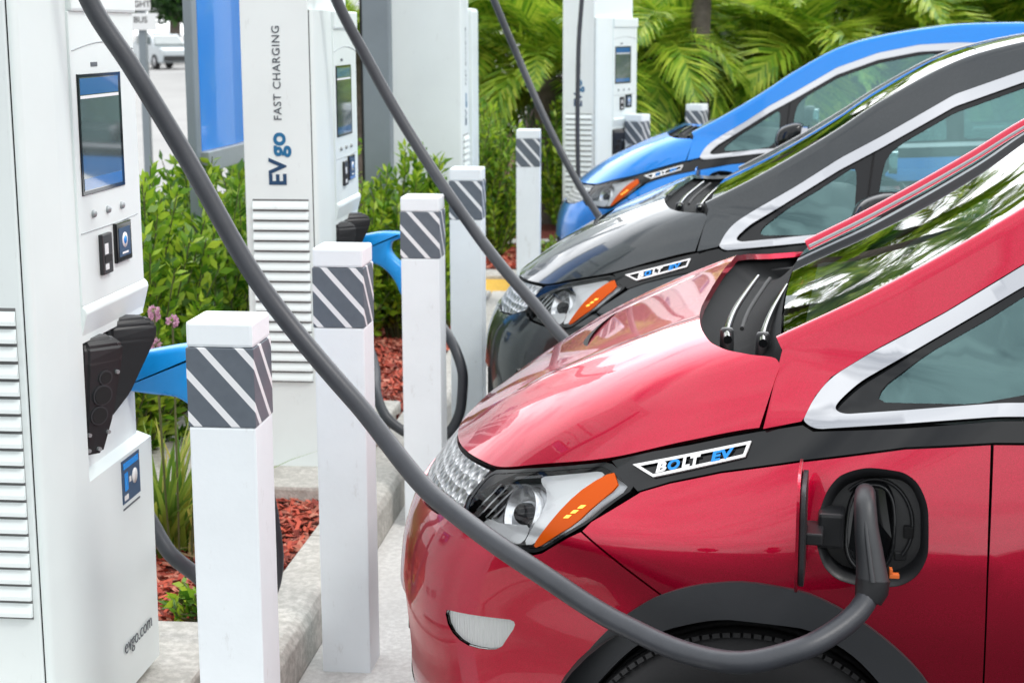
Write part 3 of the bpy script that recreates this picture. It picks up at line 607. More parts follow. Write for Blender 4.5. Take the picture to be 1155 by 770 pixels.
def gridsurf(mb, fn, us, vs, off=0., flip=False):
    U, Vv = np.meshgrid(us, vs, indexing='ij'); q = np.stack([U.ravel(), Vv.ravel()], 1); e = 1e-3
    p = fn(q[:, 0], q[:, 1]); du = fn(q[:, 0]+e, q[:, 1])-fn(q[:, 0]-e, q[:, 1]); dv = fn(q[:, 0], q[:, 1]+e)-fn(q[:, 0], q[:, 1]-e); n = np.cross(du, dv); n /= np.linalg.norm(n, axis=1)[:, None]+1e-12
    if flip: n = -n
    m = len(vs); F = [(i*m+j, (i+1)*m+j, (i+1)*m+j+1, i*m+j+1) if not flip else (i*m+j, i*m+j+1, (i+1)*m+j+1, (i+1)*m+j) for i in range(len(us)-1) for j in range(m-1)]
    return mb.add(p+n*off, F, True, n), p, n
def mirror(mb):
    m = MB(); m.v = [(x, -y, z) for x, y, z in mb.v]; m.n = [(x, -y, z) for x, y, z in mb.n]; m.f = [f[::-1] for f in mb.f]; m.smooth = mb.smooth[:]; return m
def both(mb, name, m, par): 
    o = mb.build(name, m, par); o2 = mirror(mb).build(name, m, par); return o, o2
FL = True   # S(a,z): du x dv points inward on the near side -> flip
def on_flank(x, z, off=0.):
    a = np.interp(np.asarray(x)-rz_(z), _xe, _a); p = S(a, z); e = 2e-3; n = np.cross(S(a+e, z)-S(a-e, z), S(a, z+e)-S(a, z-e)); n = -n/np.linalg.norm(n, axis=-1, keepdims=True)
    if np.ndim(x) == 0: n = n.reshape(3); p = p.reshape(3)
    n = n*np.sign(-np.sum(n*np.array([.3, 1., 0]), -1, keepdims=True)); return p+n*off, n
_p, _n = None, None
_t = np.cross(S(1.3+.002, .8)-S(1.3-.002, .8), S(1.3, .802)-S(1.3, .798)); FL = bool(_t[1] > 0)
_t = np.cross(G(1.302, 1.2)-G(1.298, 1.2), G(1.3, 1.202)-G(1.3, 1.198)); GF = bool(_t[1] > 0)

STRIP_TOP = [(.544, .9235), (.603, .9445), (.683, .967), (.745, .986), (.807, 1.003), (.882, 1.021), (.90, 1.013), (1.051, 1.030), (1.199, 1.050), (1.8, 1.080), (2.4, 1.105), (3.2, 1.135), (4.1, 1.13)]
STRIP_BOT = [(.600, .887), (.658, .910), (.747, .937), (.879, .967), (1.052, 1.001), (1.194, 1.016), (1.8, 1.040), (2.44, 1.066), (3.3, 1.09), (4.1, 1.085)]
ARCH_OUT = [(.37, .25), (.400, .36), (.436, .45), (.482, .529), (.520, .588), (.558, .639), (.602, .684), (.652, .722), (.736, .755), (.802, .765), (.886, .758), (.946, .737), (1.041, .676), (1.106, .606), (1.150, .50), (1.172, .38), (1.180, .25)]
ARCH_IN = [(.450, .25), (.458, .36), (.490, .45), (.565, .565), (.614, .622), (.676, .667), (.783, .697), (.887, .694), (.962, .663), (1.030, .598), (1.085, .50), (1.112, .38), (1.118, .25)]
ARCH_OUT = [tuple(q) for q in spline(ARCH_OUT, 64)]; ARCH_IN = [tuple(q) for q in spline(ARCH_IN, 64)]
PORT = smooth_closed([(.912, .856), (.924, .914), (.952, .951), (1.002, .965), (1.045, .962), (1.074, .945), (1.093, .896), (1.095, .839), (1.079, .796), (1.045, .774), (1.002, .770), (.955, .778), (.925, .805)], 90)
LAMP = [(.627, .856), (.743, .888), (.853, .921), (.923, .906), (.959, .893), (.950, .826), (.905, .757), (.886, .749), (.785, .747), (.703, .755), (.640, .786), (.626, .831)]   # (a, z)
SEAM_D = 1.192
def sm(poly, it=1): return chaikin(dense(poly, .025), it)

def build_car():
    car = thing('parked_car', 'glossy red electric hatchback in the foreground with its charge flap open', 'car', group='electric hatchbacks charging side by side')
    P = M['red']
    # ---- bonnet
    mb = MB(); ts = np.linspace(0, 1, 60); vs = np.sin(np.linspace(-1, 1, 121)*np.pi/2); vs = np.unique(np.concatenate([vs, np.linspace(.8, 1, 40), -np.linspace(.8, 1, 40)]))
    _, p, n = gridsurf(mb, hood_pt, ts[1:]*.9999, vs*.9999, 0, False)
    if n.reshape(-1, 3)[len(n)//2][2] < 0: mb = MB(); _, p, n = gridsurf(mb, hood_pt, ts[1:]*.9999, vs*.9999, 0, True)
    m_ = len(vs); k_ = len(ts)-1; bord = [(0, j) for j in range(m_)]+[(i, m_-1) for i in range(1, k_)]+[(k_-1, j) for j in range(m_-2, -1, -1)]+[(i, 0) for i in range(k_-2, 0, -1)]
    bp = np.array([p[i*m_+j] for i, j in bord]); bn = np.array([n[i*m_+j] for i, j in bord]); k = len(bp)
    mb.add(np.concatenate([bp, bp-bn*.014]), [(i, k+i, k+(i+1) % k, (i+1) % k) for i in range(k)], True)
    mb.build('hood', P, car)
    # ---- bumper, fenders, doors
    fog = chaikin(dense([(.703, .585), (.896, .606), (.902, .594), (.869, .540), (.825, .530), (.769, .529), (.722, .549)], .03), 1)
    lowg = chaikin(dense([(-.50, .55), (.50, .55), (.53, .46), (.47, .34), (-.47, .34), (-.53, .46)], .05), 1)
    near_top = [(0, .735), (.45, .738), (.565, .746), (.645, .770), (.700, .749), (.785, .741), (.888, .743), (.909, .753), (.949, .806)]
    seam = az([(.500, .806), (.651, .719)])[:-1]+az([(.651, .719), (.6511, .7191)], 9)[:1]
    arch_f = [q for q in ARCH_OUT if q[0] <= .652][::-1]
    arch_pts = [(float(np.interp(x-rz_(z), _xe, _a)), z) for x, z in arch_f]
    half = dense(near_top, .03)[:-1]; half = [h for h in half if True]
    half = []
    for (a0, z0), (a1, z1) in zip(near_top, near_top[1:]):
        for q in range(4): half.append((a0+(a1-a0)*q/4, z0+(z1-z0)*q/4))
    sA = [(float(np.interp(x-rz_(z), _xe, _a)), z) for x, z in [(.500+(.651-.500)*q/8, .806+(.719-.806)*q/8) for q in range(9)]]
    bot = [(arch_pts[-1][0], .20)]+[(arch_pts[-1][0]*(1-q/12), .19) for q in range(1, 13)]
    right = half+sA+arch_pts+bot
    left = [(-a, z) for a, z in right if a > 1e-6][::-1]
    bump = right+left
    fogm = [(-a, z) for a, z in fog]
    mb = MB(); panel(mb, bump, S, 0, .014, .028, [fog, fogm, lowg], FL); bo = mb.build('bumper', P, car)
    mb = MB(); panel(mb, lowg, S, -.03, 0, .05, [], FL); mb.build('lower_grille', M['blackp'], car)
    mb = MB(); mb.box(.022, .05, -.24, .24, .385, .525, .004); mb.build('plate_bracket', M['blackp'], car)
    fend = [(.607, .886), (.658, .906), (.747, .933), (.879, .963), (1.052, .997), (SEAM_D-.004, 1.0115), (SEAM_D-.004, .9), (SEAM_D-.003, .8), (SEAM_D, .62), (SEAM_D+.004, .4), (SEAM_D+.004, .25), (1.180, .25)]+[q for q in ARCH_OUT if q[0] > .652][::-1]+[(.654, .7215), (.5035, .8085), (.5195, .826)]
    mb = MB(); panel(mb, az(fend), S, 0, .014, .03, [az(PORT, .5)], FL, .004); mb.build('fender', P, car)
    mb = MB(); panel(mb, az(fend), S, 0, .014, .05, [], FL); mirror(mb).build('fender', P, car)
    def door(x0, x1, nm, rear=None):
        zb = lambda x: float(np.interp(x, *zip(*STRIP_BOT)))-.004
        top = [(x, zb(x)) for x in np.linspace(x0, x1, 8)]
        pl = top+(rear or [(x1, .6), (x1, .25)])+[(x0+.006, .25), (x0+.006, .4), (x0+.002, .62), (x0-.001, .8)]
        mb = MB(); panel(mb, az(pl, .04), S, 0, .014, .06, [], FL); both(mb, nm, P, car)
    door(SEAM_D+.001, 2.40, 'door'); 
    ra = [(3.4+.40*math.cos(R(a)), .345+.41*math.sin(R(a))) for a in range(-14, 195, 8)]
    door(2.406, 4.1, 'door', [(4.1, .25), ra[0]]+ra[1:-1]+[ra[-1]])
    # sill and tail
    mb = MB(); us = np.linspace(-.88, .88, 20); zs = np.linspace(.25, 1.12, 16); pts = [[(4.1+.06*(1-(u/.88)**2)+.03*math.sin((z-.25)*3), u*Wp(np.array(4.1))/.885*1.0*float(pz_(min(z, 1.1))), z) for z in zs] for u in us]
    V = [p for r_ in pts for p in r_]; mb.add(V, [(i*16+j, (i+1)*16+j, (i+1)*16+j+1, i*16+j+1) for i in range(19) for j in range(15)]); mb.build('tailgate', P, car)
    # ---- A pillar, roof side
    pil = [(.816, 1.010), (.88, 1.0265), (.8855, 1.034), (.901, 1.066), (.927, 1.097), (.997, 1.1435), (1.113, 1.214), (1.237, 1.297), (1.36, 1.365), (1.571, 1.490), (1.775, 1.564), (1.979, 1.605), (2.182, 1.616), (2.5, 1.607), (3.0, 1.55), (3.22, 1.44), (3.28, 1.15), (4.08, 1.14)]
    up = list(zip(UX, UZ)); ups = [(float(pch(t, _ul, UX)), float(pch(t, _ul, UZ))+.0004) for t in np.linspace(.0, _ul[-1]-.02, 180)][::-1]
    mb = MB(); panel(mb, dense(pil, .03)[:-max(1, int(3.3/.03))] if False else pil+ups, G, 0, .016, .03, [], GF)
    tt = np.linspace(.0, float(np.interp(3.42, UX, _ul)), 110); vv = np.linspace(-1.0, -.938, 16); cap = lambda t, v: top_pt(t, v)+np.array([-.5, 0, .86])*(.021*np.sin(np.pi*np.clip((1.0-np.abs(v))/.062, 0, 1))**.7)[..., None]; c_ = MB(); _, p, n = gridsurf(c_, cap, tt, vv)
    if n[len(n)//2][2] < 0: c_ = MB(); gridsurf(c_, cap, tt, vv, 0, True)
    mb.add(c_.v, c_.f, True, c_.n); both(mb, 'roof_pillar', P, car)
    # ---- windscreen, roof, rear glass
    t1 = float(np.interp(1.66, UX, _ul)); t2 = float(np.interp(3.42, UX, _ul)); vv = np.linspace(-1, 1, 41)
    def sheet_(nm, a, b, m, vv=vv, off=0.):
        mb = MB(); _, p, n = gridsurf(mb, top_pt, np.linspace(a, b, 40), vv, off, False)
        if n[len(n)//2][2] < 0: mb = MB(); gridsurf(mb, top_pt, np.linspace(a, b, 40), vv, off, True)
        return mb.build(nm, m, car)
    sheet_('windshield', .005, t1-.004, M['wglass'], vv*.93)
    sheet_('roof', t1, t2, P, vv*.936)
    sheet_('rear_window', t2+.004, _ul[-1]-.02, M['wglass'], vv*.96)
    for s in (-1, 1):
        mb = MB(); tt = np.linspace(.004, t1, 50); e = top_pt(tt, np.full(50, s*.936)); mb.tube(e+np.array([0, 0, .001]), .0045, 8); mb.build('windshield_trim', M['galv'], car)
    # ---- black strip below the windows, with the badge
    st = STRIP_TOP+STRIP_BOT[::-1]
    mb = MB(); panel(mb, az(st, .03), S, -.002, .012, .03, [], FL); so, so2 = both(mb, 'side_strip', M['blackg'], car)
    c0, c1, c2, c3 = np.array([.590, .923]), np.array([.797, .987]), np.array([.788, .962]), np.array([.628, .911])
    c0 = np.array([.588, .9235]); 
    def ring(poly, k):
        P_ = np.array(poly); c = P_.mean(0); out = []
        for i in range(len(P_)):
            a = P_[i]-P_[i-1]; b = P_[(i+1) % len(P_)]-P_[i]; na = np.array([-a[1], a[0]])/np.linalg.norm(a); nb = np.array([-b[1], b[0]])/np.linalg.norm(b)
            if np.dot(na, c-P_[i]) < 0: na = -na
            if np.dot(nb, c-P_[i]) < 0: nb = -nb
            m = (na+nb)/(1+np.dot(na, nb)); out.append(tuple(P_[i]+m*k))
        return out
    bpoly = [tuple(c0), tuple(c1), tuple(c2), tuple(c3)]
    mb = MB(); panel(mb, az(bpoly, .01), S, .0035, .004, .02, [az(ring(bpoly, .0042), .01)], FL); bo_ = mb.build('badge', M['badgew'], so)
    ex = (c1-c0)/np.linalg.norm(c1-c0); eyv = np.array([-ex[1], ex[0]])
    def badge_text(s, x0, width, m, size=.0182, shear=.30, off=.0009):
        V, F = text_verts(s, size, off, shear, .0, 1.08); V[:, 0] = (V[:, 0]-V[:, 0].min())/(V[:, 0].max()-V[:, 0].min())*width+x0; q = c3[None]+ex*V[:, :1]+eyv*(V[:, 1:2]+.0058)
        p, n = on_flank(q[:, 0], q[:, 1], .004); mb = MB(); mb.add(p, F, False); mb.build('lettering', m, bo_)
    badge_text('B', .006, .0225, M['badgew']); badge_text('O', .0295, .0235, M['badgeb']); badge_text('LT', .0545, .038, M['badgew']); badge_text('EV', .108, .045, M['badgeb'])
    # ---- chrome surround and side glass
    cin = [(.934, 1.048), (.943, 1.062), (.975, 1.091), (1.031, 1.126), (1.114, 1.180), (1.237, 1.260), (1.36, 1.328), (1.571, 1.452), (1.775, 1.527), (1.979, 1.568), (2.182, 1.579), (2.5, 1.570), (2.95, 1.52), (3.14, 1.42), (3.18, 1.18), (2.4, 1.130), (1.8, 1.105), (1.204, 1.074), (.950, 1.041)]
    cout = [(.884, 1.026), (.8865, 1.034), (.902, 1.065), (.928, 1.095), (.998, 1.1415), (1.114, 1.212), (1.238, 1.295), (1.361, 1.363), (1.571, 1.488), (1.775, 1.562), (1.979, 1.603), (2.182, 1.614), (2.5, 1.605), (2.97, 1.552), (3.20, 1.44), (3.25, 1.155), (2.4, 1.109), (1.8, 1.084), (1.199, 1.053), (.904, 1.0155)]
    mb = MB(); panel(mb, chaikin(dense(cout, .03), 2), G, .004, .016, .03, [chaikin(dense(cin, .03), 2)], GF, .014); both(mb, 'window_trim', M['chrome'], car)
    qg = [(1.004, 1.066), (1.012, 1.089), (1.085, 1.145), (1.180, 1.205), (1.281, 1.274), (1.290, 1.25), (1.287, 1.136), (1.25, 1.092), (1.16, 1.072)]
    dg = [(1.352, 1.15), (1.365, 1.26), (1.380, 1.310), (1.42, 1.345), (1.571, 1.436), (1.775, 1.512), (1.979, 1.553), (2.06, 1.563), (2.09, 1.55), (2.115, 1.35), (2.13, 1.135), (1.8, 1.115), (1.40, 1.095), (1.36, 1.11)]
    rg = [(2.20, 1.560), (2.5, 1.553), (2.90, 1.508), (3.08, 1.41), (3.12, 1.20), (2.4, 1.145), (2.215, 1.140)]
    qg, dg, rg = [chaikin(dense(q, .04), 1) for q in (qg, dg, rg)]
    cin2 = chaikin(dense(cin, .03), 2)
    mb = MB(); panel(mb, cin2, G, -.006, 0, .03, [qg, dg, rg], GF, .010); both(mb, 'window_frame', M['blackg'], car)
    for q in (qg, dg, rg):
        mb = MB(); panel(mb, q, G, -.009, 0, .04, [], GF); both(mb, 'side_window', M['glass'], car)
    # door joint in the frame
    mb = MB(); z_ = np.linspace(1.06, 1.345, 14); x_ = np.interp(z_, [1.06, 1.19, 1.345], [1.318, 1.326, 1.342]); mb.tube(np.stack([x_, -GW(x_, z_)+.004, z_], 1), .0028, 6); both(mb, 'door_joint', M['dark'], car)
    # ---- headlights
    for s in (1, -1):
        H = thing('headlight', None, None); H.parent = car
        mk = lambda poly, off, lip, res=.025, holes=(), hl=None: (lambda b: (panel(b, poly, S, off, lip, res, holes, FL, hl), b if s == 1 else mirror(b))[1])(MB())
        lamp = sm(LAMP, 1); inn = sm(ring(LAMP, .0075), 1)
        mk(lamp, -.002, .05, .025, [inn], .035).build('bezel', M['blackg'], H)
        mk(inn, -.040, 0, .02).build('housing', M['bowl'], H)
        amb = [(.884, .909), (.930, .888), (.929, .818), (.892, .760), (.880, .764), (.879, .796), (.874, .845), (.873, .880)]
        mk(sm(amb, 1), .0006, .004, .012).build('side_marker', M['amber'], H)
        sw = [(.745, .876), (.800, .893), (.848, .908), (.868, .903), (.866, .870), (.868, .835), (.873, .795), (.874, .764), (.850, .757), (.842, .79), (.832, .822), (.815, .845), (.790, .860), (.765, .866)]
        mk(sm(sw, 1), -.012, .03, .012).build('light_guide', M['guide'], H)
        sw2 = [(.712, .765), (.785, .757), (.840, .755), (.846, .772), (.832, .796), (.80, .790), (.76, .783), (.72, .784)]
        mk(sm(sw2, 1), -.012, .025, .012).build('light_guide', M['guide'], H)
        pc, pn = on_flank(.345, .815, -.052) if False else (S(np.array(.775), np.array(.818)), None)
        e = 2e-3; n_ = np.cross(S(.775+e, .818)-S(.775-e, .818), S(.775, .818+e)-S(.775, .818-e)); n_ = n_/np.linalg.norm(n_); n_ = -n_ if FL else n_
        fw_ = np.array([-.86, -.5, .1]); fw_ /= np.linalg.norm(fw_)
        def lathe_dir(prof, c, d, n=36):
            d = d/np.linalg.norm(d); u = np.cross(d, (0, 0, 1)); u /= np.linalg.norm(u); w = np.cross(d, u); b = MB(); V = []; m = len(prof)
            for k in range(n):
                a = 2*math.pi*k/n
                for r_, h in prof: V.append(c+d*h+(u*math.cos(a)+w*math.sin(a))*r_)
            b.add(V, [(k*m+i, ((k+1) % n)*m+i, ((k+1) % n)*m+i+1, k*m+i+1) for k in range(n) for i in range(m-1)]); return b if s == 1 else mirror(b)
        dd = .55*n_+.45*fw_
        c_ = pc-n_*.050
        lathe_dir([(.0, .006), (.024, .004), (.040, .012), (.050, .030), (.0545, .031), (.0545, 0)], c_, dd).build('reflector', M['silver'], H)
        lathe_dir([(.0, .040), (.008, .0385), (.015, .034), (.020, .026), (.022, .012)], c_, dd).build('projector', M['blackg'], H)
        for q_ in range(4):
            a0 = .650+q_*.0165; mk([(a0, .775+.004*q_), (a0+.006, .774+.004*q_), (a0+.009, .846+.004*q_), (a0+.003, .845+.004*q_)], -.020-.004*q_, .02, .01).build('fin', M['silver'], H)
        mk([(.690, .858), (.745, .874), (.742, .879), (.688, .864)], -.012, .02, .01).build('fin', M['silver'], H)
        mk(inn, -.003, 0, .025).build('lens', M['lens'], H)
        for q_ in range(3):
            a0, z0 = .9005+q_*.004, .826+q_*.010; b = [(a0-.0045, z0-.004), (a0+.0045, z0-.002), (a0+.0055, z0+.004), (a0-.0035, z0+.002)]; mk(b, .0012, .001, .01).build('led', M['led'], H)
    # ---- upper grille: textured silver panel between the lamps
    top = [(a, float(pch(a, EA, EZ))-.005) for a in np.linspace(-.612, .612, 40)]; gp = top+[(.622, .80), (.638, .778), (.565, .752), (.45, .744), (0, .741), (-.45, .744), (-.565, .752), (-.638, .778), (-.622, .80)]
    mb = MB(); panel(mb, gp, S, -.004, .02, .03, [], FL); mb.build('grille', M['grillemat'], car)
    # ---- fog lamps
    for s in (1, -1):
        b = MB(); panel(b, fog, S, -.009, 0, .03, [], FL); b = b if s == 1 else mirror(b); o = b.build('fog_light', M['lampw2'], car)
        b = MB(); panel(b, fog, S, -.002, .004, .03, [], FL); b = b if s == 1 else mirror(b); b.build('lens', M['foglens'], o)
    # ---- wheel arch cladding, wheels
    mb = MB(); panel(mb, az(ARCH_OUT+ARCH_IN[::-1], .02), S, .009, .022, .03, [], FL); both(mb, 'arch_trim', M['cladding'], car)
    ro = [(3.4+.46*math.cos(R(a)), .345+.43*math.sin(R(a))) for a in range(-12, 193, 8)]; ri = [(3.4+.385*math.cos(R(a)), .345+.37*math.sin(R(a))) for a in range(-12, 193, 8)]
    mb = MB(); panel(mb, az(ro+ri[::-1], .03), S, .008, .02, .05, [], FL); both(mb, 'arch_trim', M['cladding'], car)
    for x in (.80, 3.40):
        for s in (-1, 1):
            W_ = thing('wheel', None, None, (x, s*.735, .335)); W_.parent = car
            Rr = .315
            prof = [(.215, -.085), (.235, -.098), (.27, -.104), (.297, -.098), (.309, -.086)]
            for yy in (-.062, -.022, .022, .062): prof += [(Rr, yy-.014), (Rr+.001, yy), (Rr, yy+.014), (Rr-.007, yy+.016), (Rr-.007, yy+.024)] if yy < .06 else [(Rr, yy-.014), (Rr, yy+.014)]
            prof += [(.309, .086), (.297, .098), (.27, .104), (.235, .098), (.215, .085)]
            ty = MB().lathe(prof, 72, 1); 
            for k in range(110):   # shoulder tread blocks
                a = 2*math.pi*k/110
                for sy in (-1, 1):
                    b = bmesh.new(); bmesh.ops.create_cube(b, size=1); bmesh.ops.scale(b, vec=(.0128, .040, .008), verts=b.verts)
                    b.transform(Matrix.Rotation(-a, 4, 'Y') @ Matrix.Translation((0, sy*.080, Rr-.006)) @ Matrix.Rotation(.35*sy, 4, 'X')); ty.bm(b, None, False)
            ty.build('tyre', M['rubber'], W_)
            rm = MB().lathe([(.217, .085), (.205, .07), (.20, .0), (.205, -.07), (.219, -.088), (.214, -.094), (.204, -.088), (.198, -.06), (.195, .06)], 60, 1)
            for k in range(10):
                a = 2*math.pi*(k//2)/5+(.16 if k % 2 else -.16); b = bmesh.new(); bmesh.ops.create_cube(b, size=1); bmesh.ops.scale(b, vec=(.165, .022, .026), verts=b.verts)
                b.transform(Matrix.Rotation(-a, 4, 'Y') @ Matrix.Translation((.117, s*.062, 0))); rm.bm(b, None, False)
            rm.lathe([(0, s*.075), (.03, s*.075), (.05, s*.068), (.058, s*.05)], 30, 1); rm.build('rim', M['alloy'], W_)
    # ---- charge port: tub, socket, open flap
    CP = thing('charge_port', None, None); CP.parent = car
    pa = az(PORT, .5); mb = MB(); panel(mb, pa, S, -.052, 0, .03, [], FL)
    q = np.array([on_flank(x, z, -.002)[0] for x, z in PORT]); qi = np.array([on_flank(1.003+(x-1.003)*.93, .868+(z-.868)*.93, -.006)[0] for x, z in PORT]); qb = np.array([on_flank(1.003+(x-1.003)*.88, .868+(z-.868)*.88, -.052)[0] for x, z in PORT]); k = len(q)
    mb.add(np.concatenate([q, qi, qb]), [(r0*k+i, r0*k+(i+1) % k, (r0+1)*k+(i+1) % k, (r0+1)*k+i) for r0 in (0, 1) for i in range(k)], True); mb.build('tub', M['blackp'], CP)
    ov = [(1.000+.043*math.copysign(abs(math.cos(t))**.8, math.cos(t)), .868+.082*math.copysign(abs(math.sin(t))**.75, math.sin(t))) for t in np.linspace(0, 6.2832, 41)[:-1]]
    q0 = np.array([on_flank(x, z, -.05)[0] for x, z in ov]); q1 = q0+np.array([0, -.026, 0]); ov2 = [(1.000+(x-1.0)*.86, .868+(z-.868)*.92) for x, z in ov]; q2 = np.array([on_flank(x, z, -.05)[0] for x, z in ov2])+np.array([0, -.026, 0]); q3 = np.array([on_flank(x, z, -.05)[0] for x, z in ov2])
    k = 40; mb = MB(); mb.add(np.concatenate([q0, q1, q2, q3]), [(r0*k+i, r0*k+(i+1) % k, (r0+1)*k+(i+1) % k, (r0+1)*k+i) for r0 in range(3) for i in range(k)], True); mb.add(q3+np.array([0, -.004, 0]), [list(range(k))], False); mb.build('socket_shroud', M['blackg'], CP)
    rb = [on_flank(1.004+.066*math.cos(t), .870+.080*math.sin(t), -.046)[0] for t in np.linspace(-.7, 2.3, 24)]; MB().tube(np.array(rb), .0032, 8).build('rib', M['blackp'], CP)
    mb = MB()
    pd, _ = on_flank(1.064, .862, -.052); mb.box(pd[0]-.008, pd[0]+.008, pd[1]-.012, pd[1]+.004, pd[2]-.010, pd[2]+.010, .002); mb.build('rubber_stop', M['dark'], CP); mb = MB(); mb.box(pd[0]-.022, pd[0]-.002, pd[1]-.01, pd[1]+.004, pd[2]-.05, pd[2]-.035, .002)
    mb.build('latch', M['blackp'], CP); mb = MB(); mb.box(.915, .958, -.895, -.838, .835, .895, .006); mb.build('hinge', M['blackp'], CP)
    fl = smooth_closed([(-.002, .0), (.0, .07), (-.012, .095), (-.05, .100), (-.12, .098), (-.158, .085), (-.168, .04), (-.168, -.05), (-.155, -.088), (-.12, -.098), (-.05, -.098), (-.012, -.092), (.0, -.07)], 60)
    # flap stands out from the body on its hinge, skin towards the nose
    mb = MB(); Y0 = -.885
    mb.prism([(Y0+y*.92, .892+z) for y, z in fl], 0, .884, .889, .001); flo = mb.build('flap', P, CP)
    mb = MB(); mb.prism([(Y0-.004+y*.86, .888+z*.86) for y, z in fl], 0, .8895, .898, .002); mb.box(.897, .925, Y0-.06, Y0+.02, .855, .875, .003); mb.build('flap_liner', M['blackp'], flo)
    # ---- cowl and wipers
    def cowl(u, v):
        v = np.asarray(v, float)*.93; a = hood_pt(np.ones_like(v), v)-np.array([0, 0, .030]); b = top_pt(np.full_like(v, .0), v)-np.array([0, 0, .008]); u = np.asarray(u, float)[..., None]
        return a*(1-u)+b*u-np.array([0, 0, .05])*(4*u*(1-u))
    mb = MB(); _, p, n = gridsurf(mb, cowl, np.linspace(-.08, 1.0, 16), np.linspace(-1, 1, 41))
    if n[len(n)//2][2] < 0: mb = MB(); gridsurf(mb, cowl, np.linspace(-.08, 1.0, 16), np.linspace(-1, 1, 41), 0, True)
    mb.build('cowl', M['cowlmat'], car)
    for u0, v0, v1 in ((.30, -.80, .10), (.74, -.86, -.05)):
        W_ = thing('wiper', None, None); W_.parent = car; vq = np.linspace(v0, v1, 12); U_ = np.full(12, u0)
        Q_ = np.array([cowl(np.array([a]), np.array([b]))[0] for a, b in zip(U_, vq)]); Q_[:, 2] = np.maximum(Q_[:, 2]+.030, 1.118+.03*(vq-v0)); Q_[:, 0] += .05*(vq-v0)
        base = Q_[1]
        mb = MB(); mb.tube(spline(Q_, 30), np.linspace(.0085, .005, 30), 8); mb.build('arm', M['blackg'], W_)
        mb = MB(); mb.lathe([(0, .010), (.010, .009), (.013, .004), (.014, -.05)], 20, 2, tuple(base)); mb.build('hinge', M['blackp'], W_)
        mb = MB(); mb.tube(spline(Q_[2:]+np.array([.026, 0, -.004]), 20), .0045, 8); mb.build('blade', M['rubber'], W_)
    for y in (-.66, .66):
        q = cowl(np.array([.55]), np.array([y/.72]))[0]; mb = MB(); mb.prism([(q[0]-.09, q[2]+.012), (q[0]+.03, q[2]+.026), (q[0]+.06, q[2]+.012), (q[0]+.03, q[2]+.008), (q[0]-.08, q[2]-.01)], 1, y-.012, y+.012, .003); mb.build('hinge_cover', M['blackp'], car)
    # ---- mirrors
    for s in (-1, 1):
        mr = MB(); bm = bmesh.new(); bmesh.ops.create_icosphere(bm, subdivisions=4, radius=1)
        for v in bm.verts:
            x, y, z = v.co; k = 3.2; r_ = (abs(x)**k+abs(y)**k+abs(z)**k)**(1/k); x, y, z = x/r_, y/r_, z/r_
            f = 1-.18*max(0, -x); v.co = (x*.072+.012*z, y*.105*f, z*.062*f*(1-.12*y)+.01*x)
        bmesh.ops.translate(bm, vec=(1.352, s*.965, 1.158), verts=bm.verts); mr.bm(bm); mo = mr.build('mirror', M['blackg'], car)
        st_ = MB(); st_.prism([(1.30, 1.085), (1.40, 1.088), (1.395, 1.135), (1.32, 1.14)], 1, *(sorted((s*.80, s*.90))), .008); st_.build('mirror_arm', M['blackg'], mo)
        gl = MB(); gl.box(1.423, 1.430, s*.965-.085, s*.965+.085, 1.115, 1.205, .02); gl.build('mirror_glass', M['chrome'], mo)
    # ---- interior
    mb = MB(); mb.prism([(.86, 1.10), (1.05, 1.115), (1.25, 1.10), (1.36, 1.06), (1.40, .98), (1.38, .70), (.9, .70)], 1, -.66, .66, .02); mb.build('dashboard', M['dash'], car)
    mb = MB(); mb.lathe([(.172, 0), (.180, .008), (.188, 0), (.180, -.008), (.172, 0)], 40, 0, (0, 0, 0)); mb.box(-.012, .012, -.17, .17, -.02, .02, .005); mb.lathe([(0, .02), (.05, .018), (.06, 0)], 20, 0); w_ = mb.build('steering_wheel', M['blackp'], car); w_.location = (1.50, -.36, 1.02); w_.rotation_euler = (0, R(-22), 0)
    for s in (-1, 1):
        bm = bmesh.new(); bmesh.ops.create_cube(bm, size=1); bmesh.ops.scale(bm, vec=(.14, .48, .66), verts=bm.verts); bmesh.ops.bevel(bm, geom=bm.edges[:], offset=.05, segments=4, affect='EDGES'); bm.transform(Matrix.Translation((2.13, s*.36, .95)) @ Matrix.Rotation(R(16), 4, 'Y'))
        mb = MB().bm(bm); bm = bmesh.new(); bmesh.ops.create_cube(bm, size=1); bmesh.ops.scale(bm, vec=(.09, .26, .20), verts=bm.verts); bmesh.ops.bevel(bm, geom=bm.edges[:], offset=.035, segments=4, affect='EDGES'); bm.transform(Matrix.Translation((2.27, s*.36, 1.37)) @ Matrix.Rotation(R(10), 4, 'Y')); mb.bm(bm)
        mb.box(1.62, 2.08, s*.36-.25, s*.36+.25, .55, .72, .04); mb.build('seat', M['seat'], car)
    mb = MB(); mb.box(2.95, 3.08, -.62, .62, .6, 1.22, .05); mb.build('rear_seat', M['seat'], car)
    # ---- dark inner shell behind the panel gaps, floor, wheel wells
    mb = MB(); aa = np.concatenate([np.linspace(-3.9-.9, -1.0, 70), np.linspace(-.98, .98, 50), np.linspace(1.0, 4.8, 70)]); zz = np.linspace(.22, 1.03, 22)
    U, Z = np.meshgrid(aa, zz, indexing='ij'); q = S(U.ravel(), Z.ravel()); xx = q[:, 0]
    q[:, 1] *= .945; q[:, 0] = np.where(np.abs(U.ravel()) < 1.3, q[:, 0]+.035*np.clip(1.3-np.abs(U.ravel()), 0, 1), q[:, 0])
    m_ = len(zz); F = []
    port_c = (1.003, .868)
